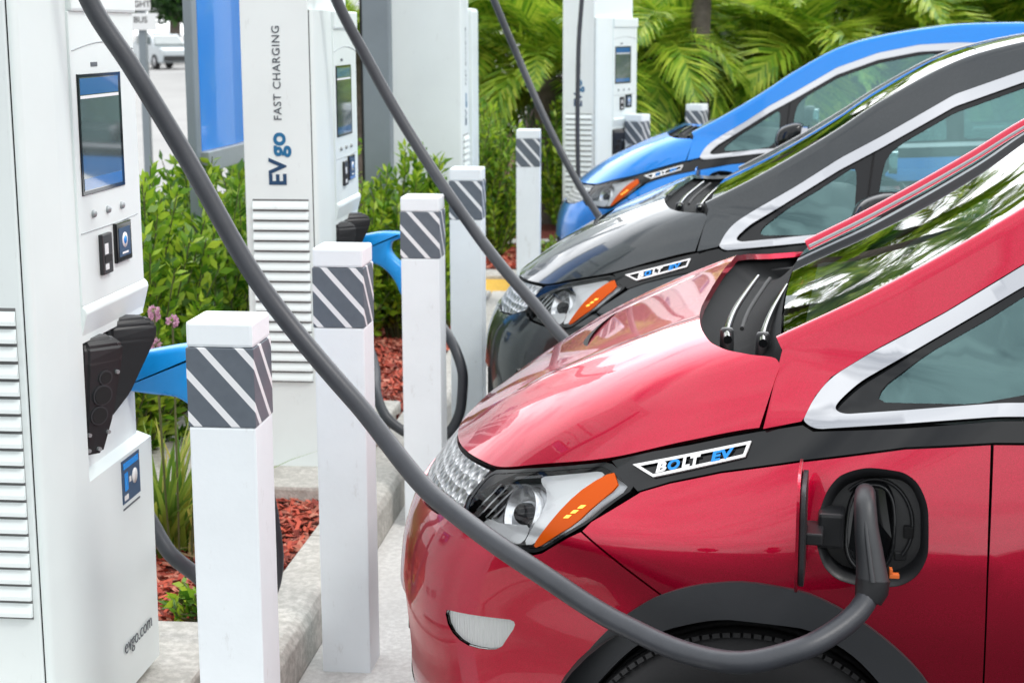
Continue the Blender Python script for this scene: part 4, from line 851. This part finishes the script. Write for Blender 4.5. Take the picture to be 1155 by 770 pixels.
    for i in range(len(aa)-1):
        for j in range(m_-1):
            c = q[[i*m_+j, (i+1)*m_+j, (i+1)*m_+j+1, i*m_+j+1]].mean(0)
            if min(math.hypot(c[0]-.80, c[2]-.335), math.hypot(c[0]-3.4, c[2]-.335)) < .395: continue
            if c[1] < 0 and abs(c[0]-1.0) < .13 and abs(c[2]-.868) < .14: continue
            if abs(aa[i]) > .6 and abs(aa[i]) < 1.0 and .72 < c[2] < .93: continue
            if abs(aa[i]) > .66 and abs(aa[i]) < .94 and .5 < c[2] < .63: continue
            F.append((i*m_+j, (i+1)*m_+j, (i+1)*m_+j+1, i*m_+j+1))
    mb.add(q, F, True)
    for cx in (.80, 3.40):
        for s in (-1, 1):
            V = []; n = 30
            for k in range(n+1):
                a = R(-10+200*k/n)
                for y in (.83, .50): V.append((cx+.385*math.cos(a), s*y, .335+.37*math.sin(a)))
            mb.add(V, [(2*k, 2*k+1, 2*k+3, 2*k+2) for k in range(n)], True)
            mb.add([(cx-.4, s*.5, .15), (cx+.4, s*.5, .15), (cx+.4, s*.5, .72), (cx-.4, s*.5, .72)], [(0, 1, 2, 3)], False)
    mb.box(.2, 4.0, -.8, .8, .16, .19)
    gh = MB(); _, p, n = gridsurf(gh, lambda t, v: hood_pt(t, v*.97, .022), np.linspace(.25, .97, 24), np.linspace(-1, 1, 41)); mb.add(p, gh.f, True)
    mb.build('inner_shell', M['dark'], car)
    mb = MB(); mb.prism([(1.25, 1.06), (3.1, 1.10), (3.1, .5), (1.25, .5)], 1, -.70, -.685); mb.prism([(1.25, 1.06), (3.1, 1.10), (3.1, .5), (1.25, .5)], 1, .685, .70); mb.build('door_lining', M['trimlight'], car)
    return car

m = mat('silver_grille', (.46, .47, .48), .32, .75); nt_ = m.node_tree; b_ = nt_.nodes['Principled BSDF']
t_ = N(nt_, 'ShaderNodeTexCoord'); vo = N(nt_, 'ShaderNodeTexVoronoi', Scale=48., Randomness=.2); bp_ = N(nt_, 'ShaderNodeBump', Strength=.9, Distance=.012); rp = N(nt_, 'ShaderNodeValToRGB'); rp.color_ramp.elements[0].color = (.12, .125, .13, 1); rp.color_ramp.elements[1].color = (.50, .51, .52, 1); rp.color_ramp.elements[1].position = .6
nt_.links.new(t_.outputs['Object'], vo.inputs['Vector']); nt_.links.new(vo.outputs['Distance'], bp_.inputs['Height']); nt_.links.new(bp_.outputs[0], b_.inputs['Normal']); nt_.links.new(vo.outputs['Distance'], rp.inputs[0]); nt_.links.new(rp.outputs[0], b_.inputs['Base Color'])
M['grillemat'] = m; M['cowlmat'] = mat('cowl_plastic', (.010, .011, .012), .75, spec=.12, bump=.05, bscale=300., vary=.15)
M['foglens'] = glass('fog_lens', (.99, .99, .99), 1.3); m = mat('fog_reflector', (.90, .92, .91), .3, .1); nt_ = m.node_tree; wv = N(nt_, 'ShaderNodeTexWave', Scale=55.); t_ = N(nt_, 'ShaderNodeTexCoord'); bp_ = N(nt_, 'ShaderNodeBump', Strength=.35, Distance=.004)
nt_.links.new(t_.outputs['Object'], wv.inputs['Vector']); nt_.links.new(wv.outputs['Fac'], bp_.inputs['Height']); nt_.links.new(bp_.outputs[0], nt_.nodes['Principled BSDF'].inputs['Normal']); M['lampw2'] = m

CAR_T, CAR_R = (-.5886, 3.6308, -.08), R(-6)
OFF = [(0, 0), (-.0995, 2.295), (-.1326, 5.8948)]
red_car = build_car(); red_car.location = CAR_T; red_car.rotation_euler = (0, 0, CAR_R)
def repaint(o, m):
    for ch in [x for x in col.objects if x.parent == o]:
        if ch.type == 'MESH' and ch.material_slots and ch.material_slots[0].material == M['red']:
            ch.material_slots[0].link = 'OBJECT'; ch.material_slots[0].material = m
        repaint(ch, m)
def car_copy(k, label, m):
    c = copy_tree(red_car); c.location = (CAR_T[0]+OFF[k][0], CAR_T[1]+OFF[k][1], CAR_T[2]); c['label'] = label; repaint(c, m); return c
car_copy(1, 'dark grey metallic electric hatchback parked between the red and the blue one', M['black'])
car_copy(2, 'bright blue electric hatchback parked farthest away in front of the palms', M['blue'])

# ------------------------------------------------------------------ grey charging cables with the plugs in the cars
def to_world(p, k):
    c, s = math.cos(CAR_R), math.sin(CAR_R); x, y, z = p
    return (c*x-s*y+CAR_T[0]+OFF[k][0], s*x+c*y+CAR_T[1]+OFF[k][1], z+CAR_T[2])
def car_cable(label, pts, k, tail, r=.0185):
    t = thing('charging_cable', label, 'charging cable', to_world((1.0, -.93, .88), k), 0, 'grey cables hanging from the stations to the cars')
    t.location = (0, 0, 0); o = Vector(to_world((1.0, -.93, .88), k)); t.location = o
    rel = lambda P: [tuple(np.array(p)-np.array(o)) for p in P]
    W = [to_world(p, k) for p in tail]
    MB().tube(spline(rel(pts+W), 160), r, 18).build('cable', M['cable'], t)
    g = [to_world(p, k) for p in ((.990, -.86, .925), (.990, -.90, .932), (.990, -.93, .924), (.993, -.948, .895), (1.000, -.958, .85), (1.006, -.965, .806))]
    mb = MB(); mb.tube(spline(rel(g), 30), np.interp(np.linspace(0, 1, 30), [0, .25, .5, .8, 1], [.0165, .0175, .0185, .0225, .0262]), 20); mb.tube(rel([to_world(p, k) for p in ((.990, -.955, .915), (.993, -.9665, .893), (1.0, -.9825, .850), (1.006, -.992, .815))]), [.0035, .004, .0045, .005], 8); 
    mb.build('plug', M['grip'], t)
    g2 = [to_world(p, k) for p in ((1.0065, -.965, .812), (1.005, -.968, .793), (1.000, -.974, .778))]; MB().tube(rel(g2), [.0275, .027, .022], 18).build('collar', M['blackp'], t)
    c = np.array(rel([to_world((1.036, -.940, .812), k)])[0]); MB().box(c[0]-.004, c[0]+.012, c[1]-.006, c[1]+.006, c[2]-.004, c[2]+.003, .001).box(c[0]-.004, c[0]+.001, c[1]-.006, c[1]+.006, c[2]+.003, c[2]+.012, .001).build('lock_clip', M['orange'], t)
    return t
tailA = [(.900, -1.062, .722), (.955, -1.022, .744), (.988, -.990, .768), (1.001, -.974, .788)]
car_cable('thick grey charging cable sweeping across the foreground into the red car', [(-1.30, 3.12, 2.10), (-1.21, 3.05, 1.95), (-1.16, 3.04, 1.78), (-1.123, 3.05, 1.66), (-1.047, 3.06, 1.531), (-.944, 3.08, 1.341), (-.808, 3.08, 1.101), (-.633, 3.04, .904), (-.445, 2.90, .745), (-.252, 2.69, .691), (-.0947, 2.60, .629), (.0233, 2.53, .607), (.1195, 2.47, .622)], 0, tailA)
car_cable('grey charging cable dropping from the second station behind the red bonnet', [(-1.28, 5.3, 2.10), (-1.19, 5.26, 1.9), (-1.127, 5.3, 1.700), (-1.03, 5.32, 1.504), (-.905, 5.3, 1.289), (-.745, 5.22, 1.067), (-.587, 5.08, .892), (-.449, 4.95, .769), (-.329, 4.8, .675), (-.16, 4.70, .60), (0., 4.66, .585), (.06, 4.68, .60)], 1, tailA)
car_cable('thin looking grey charging cable falling to the nose of the blue car', [(-1.2, 8.62, 2.10), (-1.08, 8.6, 1.95), (-1.001, 8.6, 1.759), (-.895, 8.6, 1.51), (-.757, 8.5, 1.218), (-.602, 8.4, .93), (-.481, 8.3, .745), (-.381, 8.2, .635), (-.2, 8.17, .56), (-.02, 8.24, .575), (.03, 8.28, .60)], 2, tailA)
t = thing('hanging_cable', 'thin black cable hanging straight down the front of the distant station', 'charging cable', (-.68, 10.44, 0))
MB().tube(spline([(.06, .10, 2.1), (.03, .03, 1.95), (.019, 0, 1.791), (-.001, 0, 1.462), (-.005, 0, 1.072), (.002, 0, .68), (.03, .03, .45), (.09, .12, .42)], 60), .0145, 12).build('cable', M['cable'], t)
# ------------------------------------------------------------------ plants
def leaf_quads(c, d, nrm, l, w):
    """pointed leaves: c base, d direction, nrm normal; two quads folded on the midrib -> here one 4-gon diamond"""
    s = np.cross(d, nrm); s /= np.linalg.norm(s, axis=1)[:, None]+1e-9
    a = c; b = c+d*l[:, None]*.45+s*w[:, None]; e = c+d*l[:, None]-nrm*l[:, None]*.12; f = c+d*l[:, None]*.45-s*w[:, None]
    return np.stack([a, b, e, f], 1)
def unit(v): return v/(np.linalg.norm(v, axis=1)[:, None]+1e-9)
def shrub_mesh(seed, rx, ry, h, nstem, per, ll, lw, droop=0.):
    g = np.random.default_rng(seed); Q = []; st = MB()
    for i in range(nstem):
        a = g.uniform(0, 6.283); r = math.sqrt(g.uniform(0, 1)); top = np.array([rx*r*math.cos(a), ry*r*math.sin(a), h*(.35+.65*g.uniform(0, 1)**.7)*(1-.28*r**2)]); b = np.array([top[0]*.35, top[1]*.35, 0]); mid = (b+top)/2+g.normal(0, .04, 3)
        P = spline([b, mid, top], 14); st.tube(P, np.linspace(.006, .002, 14), 5, False)
        t = g.uniform(.12, 1, per); idx = np.clip((t*13).astype(int), 0, 12); base = P[idx]+(P[idx+1]-P[idx])*(t*13-idx)[:, None]; tan = unit(P[idx+1]-P[idx])
        out = unit(g.normal(0, 1, (per, 3))); d = unit(tan*.55+out*.75+np.array([0, 0, .25-droop])); nn = unit(np.cross(d, unit(g.normal(0, 1, (per, 3)))+1e-3)); nn *= np.sign(nn[:, 2:3]+1e-6)
        k = g.uniform(.65, 1.2, per); Q.append(leaf_quads(base+out*.004, d, nn, ll*k, lw*k))
    return np.concatenate(Q), st
def shrub(label, x, y, z, seed, rx, ry, h, nstem=60, per=70, ll=.055, lw=.012, m='leaf', group=None, name='shrub', cat='shrub', droop=0.):
    t = thing(name, label, cat, (x, y, z), 0, group); Q, st = shrub_mesh(seed, rx, ry, h, nstem, per, ll, lw, droop)
    quads('foliage', Q, M[m], t); st.build('stem', M['stem'], t); return t
GRP = 'privet shrubs along the planting bed'
for i, (x, y, rx, ry, h, ns, lab) in enumerate((
    (-1.98, 5.45, .42, .45, 1.10, 110, 'bright green shrub beside the nearest station, in front of the blue sign'),
    (-1.92, 6.30, .38, .45, 1.04, 90, 'bright green shrub under the lower edge of the blue sign'),
    (-2.65, 6.0, .5, .5, 1.06, 80, 'bright green shrub farther back by the pale street, left of the blue sign'),
    (-2.1, 7.3, .42, .5, 1.06, 80, 'green shrub behind the second station, under the far sign post'),
    (-1.68, 7.75, .34, .40, 1.02, 90, 'yellow green shrub between the second station and the grey steel post'),
    (-1.38, 7.95, .26, .24, .96, 60, 'small leafy shrub at the foot of the grey steel post'),
    (-1.22, 7.98, .14, .16, .93, 34, 'leafy shrub whose tips show between two bollards below the plain cabinet'),
    (-1.32, 10.55, .32, .26, 1.16, 80, 'tall narrow leaved shrub left of the lone slim bollard'),
    (-.80, 12.25, .34, .34, 1.15, 70, 'shrub right of the lone slim bollard, below the palm fronds'),
    (-1.75, 10.8, .40, .4, 1.30, 80, 'shrub behind the plain cabinet, left of the narrow leaved one'),
    (-.2, 12.3, .42, .4, 1.0, 80, 'dense green shrub behind the distant charging station'),
    (.55, 12.6, .45, .4, .95, 80, 'dense green shrub behind the farthest bollard'))):
    shrub(lab, x, y, .10, 20+i, rx, ry, h, int(ns*1.35), 85 if i < 7 else 70, .058 if i < 5 else .062, .0125 if i != 7 else .009, 'leaf', GRP)
# strap leaved clump and flowers beside the nearest station
def strap_clump(label, x, y, z, n, l, seed, name='strap_leaf_plant'):
    g = np.random.default_rng(seed); t = thing(name, label, 'plant', (x, y, z)); Q = []
    for i in range(n):
        a = g.uniform(0, 6.283); lean = g.uniform(.12, .75); L_ = l*g.uniform(.6, 1.1); k = np.linspace(0, 1, 7); r = L_*(np.sin(lean)*k+.35*lean*k**2.2); zz = L_*(np.cos(lean)*k-.30*lean*k**2.4)
        c = np.stack([np.cos(a)*r+g.normal(0, .03), np.sin(a)*r+g.normal(0, .03), zz], 1); s = np.array([-math.sin(a), math.cos(a), g.normal(0, .3)]); w = .0080*(1-k**2.5)+.0006
        for j in range(6): Q.append([c[j]-s*w[j], c[j]+s*w[j], c[j+1]+s*w[j+1], c[j+1]-s*w[j+1]])
    me = quads('foliage', np.array(Q), M['blade'], t)
    bm = bmesh.new(); bm.from_mesh(me.data); bmesh.ops.remove_doubles(bm, verts=bm.verts, dist=1e-5); bm.to_mesh(me.data); bm.free()
    Q = []
    for i in range(70):
        a = g.uniform(0, 6.283); r = g.uniform(.05, .17); c = np.array([r*math.cos(a), r*math.sin(a), g.uniform(.0, .05)]); d = np.array([math.cos(a+g.normal(0, .8)), math.sin(a+g.normal(0, .8)), g.normal(-.1, .25)])*.06; s = np.cross(d, (0, 0, 1))*.10; Q.append([c-s, c+s, c+d+s*.5, c+d-s*.5])
    quads('dry_leaf', np.array(Q), M['deadleaf'], t); return t
strap_clump('clump of long green and yellow strap leaves beside the nearest station', -1.49, 4.45, .11, 140, .44, 3)
g = np.random.default_rng(11)
t = thing('flowering_plant', 'thin stems with small pink flower heads above the strap leaves', 'flower', (-1.46, 4.45, .11)); st = MB(); Q = []
for i, (dx, dy, h) in enumerate(((.10, -.25, .73), (.15, -.18, .70), (.04, -.22, .66), (.12, -.10, .64), (.0, -.1, .73), (.2, -.12, .71), (-.05, .05, .69))):
    P = spline([(dx*.5, dy*.5, .0), (dx*.8, dy*.8, h*.5), (dx, dy, h)], 12); st.tube(P, .0028, 6)
    for k in range(46):
        d = unit(g.normal(0, 1, (1, 3)))[0]; c = np.array([dx, dy, h])+d*.008; s = np.cross(d, g.normal(0, 1, 3)); s = s/np.linalg.norm(s)*.0045; l = d*.012; Q.append([c, c+l*.6+s, c+l, c+l*.6-s])
    quads('flower_head', np.array(Q), M['petal'], t); Q = []
st.build('stem', M['stem'], t)
for i, (x, y, n, l, lab) in enumerate(((-1.22, 3.92, 11, .10, 'low weed growing in the mulch behind the pad of the nearest station'), (-.88, 10.45, 40, .20, 'low leafy plant in the far bed between slim bollard and blue car'))):
    shrub(lab, x, y, .11, 60+i, l*1.0, l*1.0, l*1.1, n, 14, .04, .010, 'leaf', None, 'weed', 'weed')

# ---- palms
def frond_mesh(seed, L_=1.5, n=64, arch=.9, lw=.011, ll=.42):
    g = np.random.default_rng(seed); k = np.linspace(0, 1, 40); x = L_*(k-.18*k**3); z = L_*(.55*k-arch*.95*k**2.1); P = np.stack([x, 0*k, z], 1); Q = []
    T = unit(np.gradient(P, axis=0)); up = np.stack([-T[:, 2], 0*k, T[:, 0]], 1)
    for j in np.linspace(5, 39, n):
        i = min(38, int(j)); f = j-i; c = P[i]*(1-f)+P[i+1]*f; q = j/39; l = ll*math.sin(math.pi*min(1, .12+q*.93))**.7*g.uniform(.85, 1.1)+.05
        for s in (-1, 1):
            d = T[i]*(.45+.5*q)+np.array([0, s, 0])*(.85-.35*q)+up[i]*(.30+g.normal(0, .07)); d /= np.linalg.norm(d); w = np.cross(d, up[i]); w /= np.linalg.norm(w); dr = np.array([0, 0, -l*.30*g.uniform(.5, 1.4)])
            m1 = c+d*l*.5; e = c+d*l+dr
            Q.append([c-w*lw*.5, c+w*lw*.5, m1+w*lw+dr*.22, m1-w*lw+dr*.22]); Q.append([m1-w*lw+dr*.22, m1+w*lw+dr*.22, e+w*lw*.15, e-w*lw*.15])
    w = .012
    for i in range(39): Q.append([P[i]+np.array([0, -w*(1-k[i])-.002, 0]), P[i]+np.array([0, w*(1-k[i])+.002, 0]), P[i+1]+np.array([0, w*(1-k[i+1])+.002, 0]), P[i+1]+np.array([0, -w*(1-k[i+1])-.002, 0])])
    return np.array(Q)
FR = [frond_mesh(i, L_, 62, ar, .012, ll) for i, (L_, ar, ll) in enumerate(((1.5, .75, .40), (1.45, 1.0, .38), (1.35, .5, .36), (1.6, 1.25, .42)))]
def crown(seed, n, scale=1., lift=.0):
    g = np.random.default_rng(seed); Q = []
    for i in range(n):
        q = FR[g.integers(0, 4)]*scale*g.uniform(.8, 1.1); el = (g.uniform(0, 1)**1.0*1.35-.55)+lift; roll = g.normal(0, .25); a = 2.399*i+g.normal(0, .2)
        ce, se = math.cos(el), math.sin(el); Rm = np.array([[ce, 0, -se], [0, 1, 0], [se, 0, ce]]); Rr = np.array([[1, 0, 0], [0, math.cos(roll), -math.sin(roll)], [0, math.sin(roll), math.cos(roll)]]); Ra = np.array([[math.cos(a), -math.sin(a), 0], [math.sin(a), math.cos(a), 0], [0, 0, 1]])
        Q.append(q @ (Ra @ Rm @ Rr).T)
    return np.concatenate(Q)
crown_me = []
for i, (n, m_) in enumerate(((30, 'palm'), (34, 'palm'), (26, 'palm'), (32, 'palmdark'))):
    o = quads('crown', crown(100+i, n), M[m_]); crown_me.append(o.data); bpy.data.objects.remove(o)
def palm(label, x, y, h, kind, rz, s=1., trunk=.10, lean=0., z0=.1):
    t = thing('palm_tree', label, 'palm tree', (x, y, z0), 0, 'palms behind the parked cars')
    P = spline([(0, 0, -.2), (lean*.4, 0, h*.5), (lean, 0, h)], 24); tr = MB(); rr = trunk*(1.15-.25*np.linspace(0, 1, 24))*(1+.09*np.sin(np.arange(24)*2.1)); tr.tube(P, rr, 14); 
    gg = np.random.default_rng(int(abs(x*100)+y*10))
    tr.build('trunk', M['bark'], t)
    c = link('crown', crown_me[kind], None, t); c.location = (lean, 0, h); c.rotation_euler = (0, 0, rz); c.scale = (s, s, s); return t
for i, (x, y, h, k, rz, s, tr, ln, lab) in enumerate((
    (-1.05, 12.7, 1.15, 0, .3, .82, .12, 0, 'low palm with fresh green fronds left of the distant station'),
    (-1.75, 13.6, 1.4, 1, 1.4, 1.0, .16, 0, 'palm with a thick shaggy trunk behind the plain cabinet'),
    (.10, 12.9, 3.3, 2, 2.2, .5, .075, 0, 'slender palm whose grey trunk rises right of the distant station'),
    (-.25, 13.0, 1.35, 2, .9, .8, .11, 0, 'low palm behind the distant station with drooping fronds'),
    (  .95, 14.0, 1.2, 0, 4.0, 1.0, .12, 0, 'bright palm above the bonnet of the blue car'),
    (1.75, 14.6, 1.35, 2, 5.0, 1.05, .12, 0, 'bright palm above the windscreen of the blue car'),
    (2.6, 15.2, 1.4, 1, .7, 1.1, .13, 0, 'palm above the roof of the blue car with a wide pale fan'),
    (3.7, 15.6, 1.5, 0, 2.9, 1.1, .13, 0, 'rightmost palm over the roof of the blue car'),
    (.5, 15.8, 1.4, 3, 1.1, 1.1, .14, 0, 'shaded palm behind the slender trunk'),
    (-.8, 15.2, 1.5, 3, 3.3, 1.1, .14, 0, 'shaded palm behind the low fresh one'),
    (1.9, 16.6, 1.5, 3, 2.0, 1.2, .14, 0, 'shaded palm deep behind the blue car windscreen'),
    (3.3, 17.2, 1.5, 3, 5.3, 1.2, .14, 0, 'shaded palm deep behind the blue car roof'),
    (-2.5, 12.4, 1.45, 0, 5.6, .42, .10, 0, 'palm seen through the gap between second station and steel post'),
    (-1.6, 17.5, 3.6, 1, .5, 1.1, .14, .3, 'tall palm standing behind the plain cabinet, taller than the row'),
    (.6, 18.0, 2.9, 0, 1.9, 1.1, .14, -.3, 'tall palm behind the row, above the bonnet of the blue car'))):
    palm(lab, x, y, h, k, rz, s, tr, ln)

# ---- leafy trees closing the view behind the palms and across the street
def tree_mesh(seed, rx, ry, h, z0, n, ll):
    g = np.random.default_rng(seed); Q = []; nb = 26
    for i in range(nb):
        d = unit(g.normal(0, 1, (1, 3)))[0]; c = d*np.array([rx, ry, (h-z0)/2])*g.uniform(.45, .9)+np.array([0, 0, (h+z0)/2]); r = min(rx, h-z0)*g.uniform(.22, .38); m = n//nb
        p = unit(g.normal(0, 1, (m, 3))); p = c+p*(r*g.uniform(.35, 1., m)**.6)[:, None]*np.array([1.1, 1.1, .8]); dd = unit(g.normal(0, 1, (m, 3))+np.array([0, 0, -.2])); nn = unit(np.cross(dd, g.normal(0, 1, (m, 3)))); k = ll*g.uniform(.6, 1.3, m); Q.append(leaf_quads(p, dd, nn, k, k*.28))
    return np.concatenate(Q)
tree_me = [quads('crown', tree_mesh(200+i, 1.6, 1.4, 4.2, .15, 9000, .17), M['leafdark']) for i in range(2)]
td = [o.data for o in tree_me]
for o in tree_me: bpy.data.objects.remove(o)
def tree(label, x, y, k, rz, s, group, z0=.05):
    t = thing('tree', label, 'tree', (x, y, z0), rz, group); tr = MB(); tr.tube(spline([(0, 0, -.2), (.05, 0, 1.3), (0, .05, 2.6)], 14), np.linspace(.16, .07, 14), 10)
    for a in range(5): 
        an = a*1.26; tr.tube(spline([(0, 0, 1.2+a*.15), (.4*math.cos(an), .4*math.sin(an), 2.0), (.9*math.cos(an), .9*math.sin(an), 2.7)], 8), np.linspace(.06, .02, 8), 7)
    tr.build('trunk', M['bark'], t); c = link('crown', td[k], None, t); t.scale = (s, s, s); return t
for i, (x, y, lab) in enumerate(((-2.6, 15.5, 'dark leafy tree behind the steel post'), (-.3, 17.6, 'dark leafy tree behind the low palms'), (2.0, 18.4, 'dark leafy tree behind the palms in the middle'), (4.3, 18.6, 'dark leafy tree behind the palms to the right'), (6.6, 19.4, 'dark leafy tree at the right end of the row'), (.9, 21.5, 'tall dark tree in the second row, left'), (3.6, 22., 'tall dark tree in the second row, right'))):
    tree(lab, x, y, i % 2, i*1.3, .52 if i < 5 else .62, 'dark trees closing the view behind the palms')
for i, (x, y, s, lab) in enumerate(((-26.5, 84, 2.3, 'street tree right behind the silver car'), (-33, 88, 2.6, 'street tree left of the silver car'), (-20, 92, 2.6, 'street tree hidden behind the blue sign'), (-15.5, 60, 1.6, 'street tree between second station and steel post'))):
    tree(lab, x, y, i % 2, i*2.1, s, 'trees across the street')
# across the road behind the photographer: seen only as reflections in paint and glass
for i, (x, y, h, kd, lab) in enumerate(((-3.2, -15, 4.6, 0, 'street palm across the road behind the camera, left'), (4.4, -17, 5.4, 1, 'street palm across the road behind the camera, right'), (11.5, -19, 5.0, 2, 'street palm across the road behind the camera, far right'))):
    palm(lab, x, y, h, kd, i*1.7, 1.25, .15, .2, -.07)['group'] = 'palms across the road'
for i, (x, y, s_) in enumerate(((-24, -38, 1.3), (-14, -42, 1.1), (-5, -40, 1.4), (4, -44, 1.2), (13, -40, 1.3), (23, -43, 1.5))):
    tree('tree %s across the road behind the camera' % ('far left', 'left', 'left of centre', 'right of centre', 'right', 'far right')[i] if False else ('bushy tree across the road, ' + ('far left', 'left', 'left of centre', 'right of centre', 'right', 'far right')[i] + ' of its row'), x, y, i % 2, i*.9, s_, 'trees across the road', -.07)
t = thing('utility_pole', 'wooden utility pole with wires across the road behind the camera', 'utility pole', (1.6, -13.5, -.07))
MB().tube([(0, 0, -.3), (0, 0, 4), (0, 0, 9)], [.15, .135, .11], 14).build('pole', M['bark'], t)
MB().box(-1.1, 1.1, -.06, .06, 8.1, 8.24, .01).build('crossarm', M['bark'], t)
for dx, z0 in ((-1.0, 8.27), (1.0, 8.27), (0, 6.4)):
    MB().tube(spline([(x, (dx if dx else .18)*.3, z0-.0+ .0006*(abs(x) % 40-20)**2-.24) for x in np.linspace(-60, 60, 49)], 160), .016, 6).build('wire', M['dark'], t)
t = thing('low_building', 'pale low building across the street beyond the steel post', 'building', (-9.2, 48, 0))
MB().box(-3, 3, 0, 5, 0, 3.6, .03).build('wall', M['signwhite'], t); wb = MB(); wb.box(-2.4, 2.4, -.03, .02, 1.0, 2.2); wb.build('window', M['screen'], t); MB().box(-3.2, 3.2, -.4, 5.1, 3.6, 3.85, .03).build('roof', M['steel'], t)

# ---- silver car across the street
t = thing('parked_car', 'small silver car far away across the pale street', 'car', (-23.1, 71.5, 0), R(38))
def loft(secs):
    bm = bmesh.new(); rings = [[bm.verts.new(p) for p in s] for s in secs]; n = len(rings[0])
    for a, b in zip(rings, rings[1:]):
        for i in range(n): bm.faces.new((a[i], a[(i+1) % n], b[(i+1) % n], b[i]))
    bm.faces.new(rings[0][::-1]); bm.faces.new(rings[-1]); bmesh.ops.recalc_face_normals(bm, faces=bm.faces); bmesh.ops.bevel(bm, geom=bm.edges[:], offset=.04, segments=2, affect='EDGES'); return bm
rect = lambda x, w, z0, z1: [(-w, x, z0), (w, x, z0), (w, x, z1), (-w, x, z1)]
sp = paint('silver_paint', (.42, .47, .50), (.55, .60, .62), .4)
MB().bm(loft([rect(-2.1, .72, .35, .82), rect(-1.9, .82, .28, .92), rect(-.9, .86, .25, 1.0), rect(1.6, .86, .25, 1.02), rect(2.1, .78, .35, .95)]), None, False).build('body', sp, t)
MB().bm(loft([rect(-1.0, .78, .98, 1.0), rect(-.35, .66, .98, 1.50), rect(1.2, .64, .98, 1.55), rect(1.85, .70, .98, 1.1)]), None, False).build('cabin', sp, t)
MB().bm(loft([rect(-.98, .70, 1.03, 1.06), rect(-.42, .58, 1.03, 1.46)]), Matrix.Translation((0, -.035, .0)), False).build('windshield', M['screen'], t)
MB().box(-.74, .74, -.25, 1.25, 1.06, 1.42, .05).build('side_window', M['screen'], t)
MB().box(-.7, .7, -2.13, -1.95, .36, .60, .03).build('grille', M['blackp'], t)
for s in (-1, 1):
    MB().box(s*.62-.14, s*.62+.14, -2.05, -1.85, .68, .82, .03).build('headlight', M['lampw'], t)
    for y in (-1.3, 1.3):
        w = MB().lathe([(.2, -.1), (.31, -.1), (.33, -.07), (.33, .07), (.31, .1), (.2, .1)], 28, 0).build('wheel', M['rubber'], t); w.location = (s*.78, y, .33); MB().lathe([(0, s*.085), (.18, s*.09), (.21, s*.08), (.21, -s*.08)], 24, 0).build('rim', M['alloy'], w)
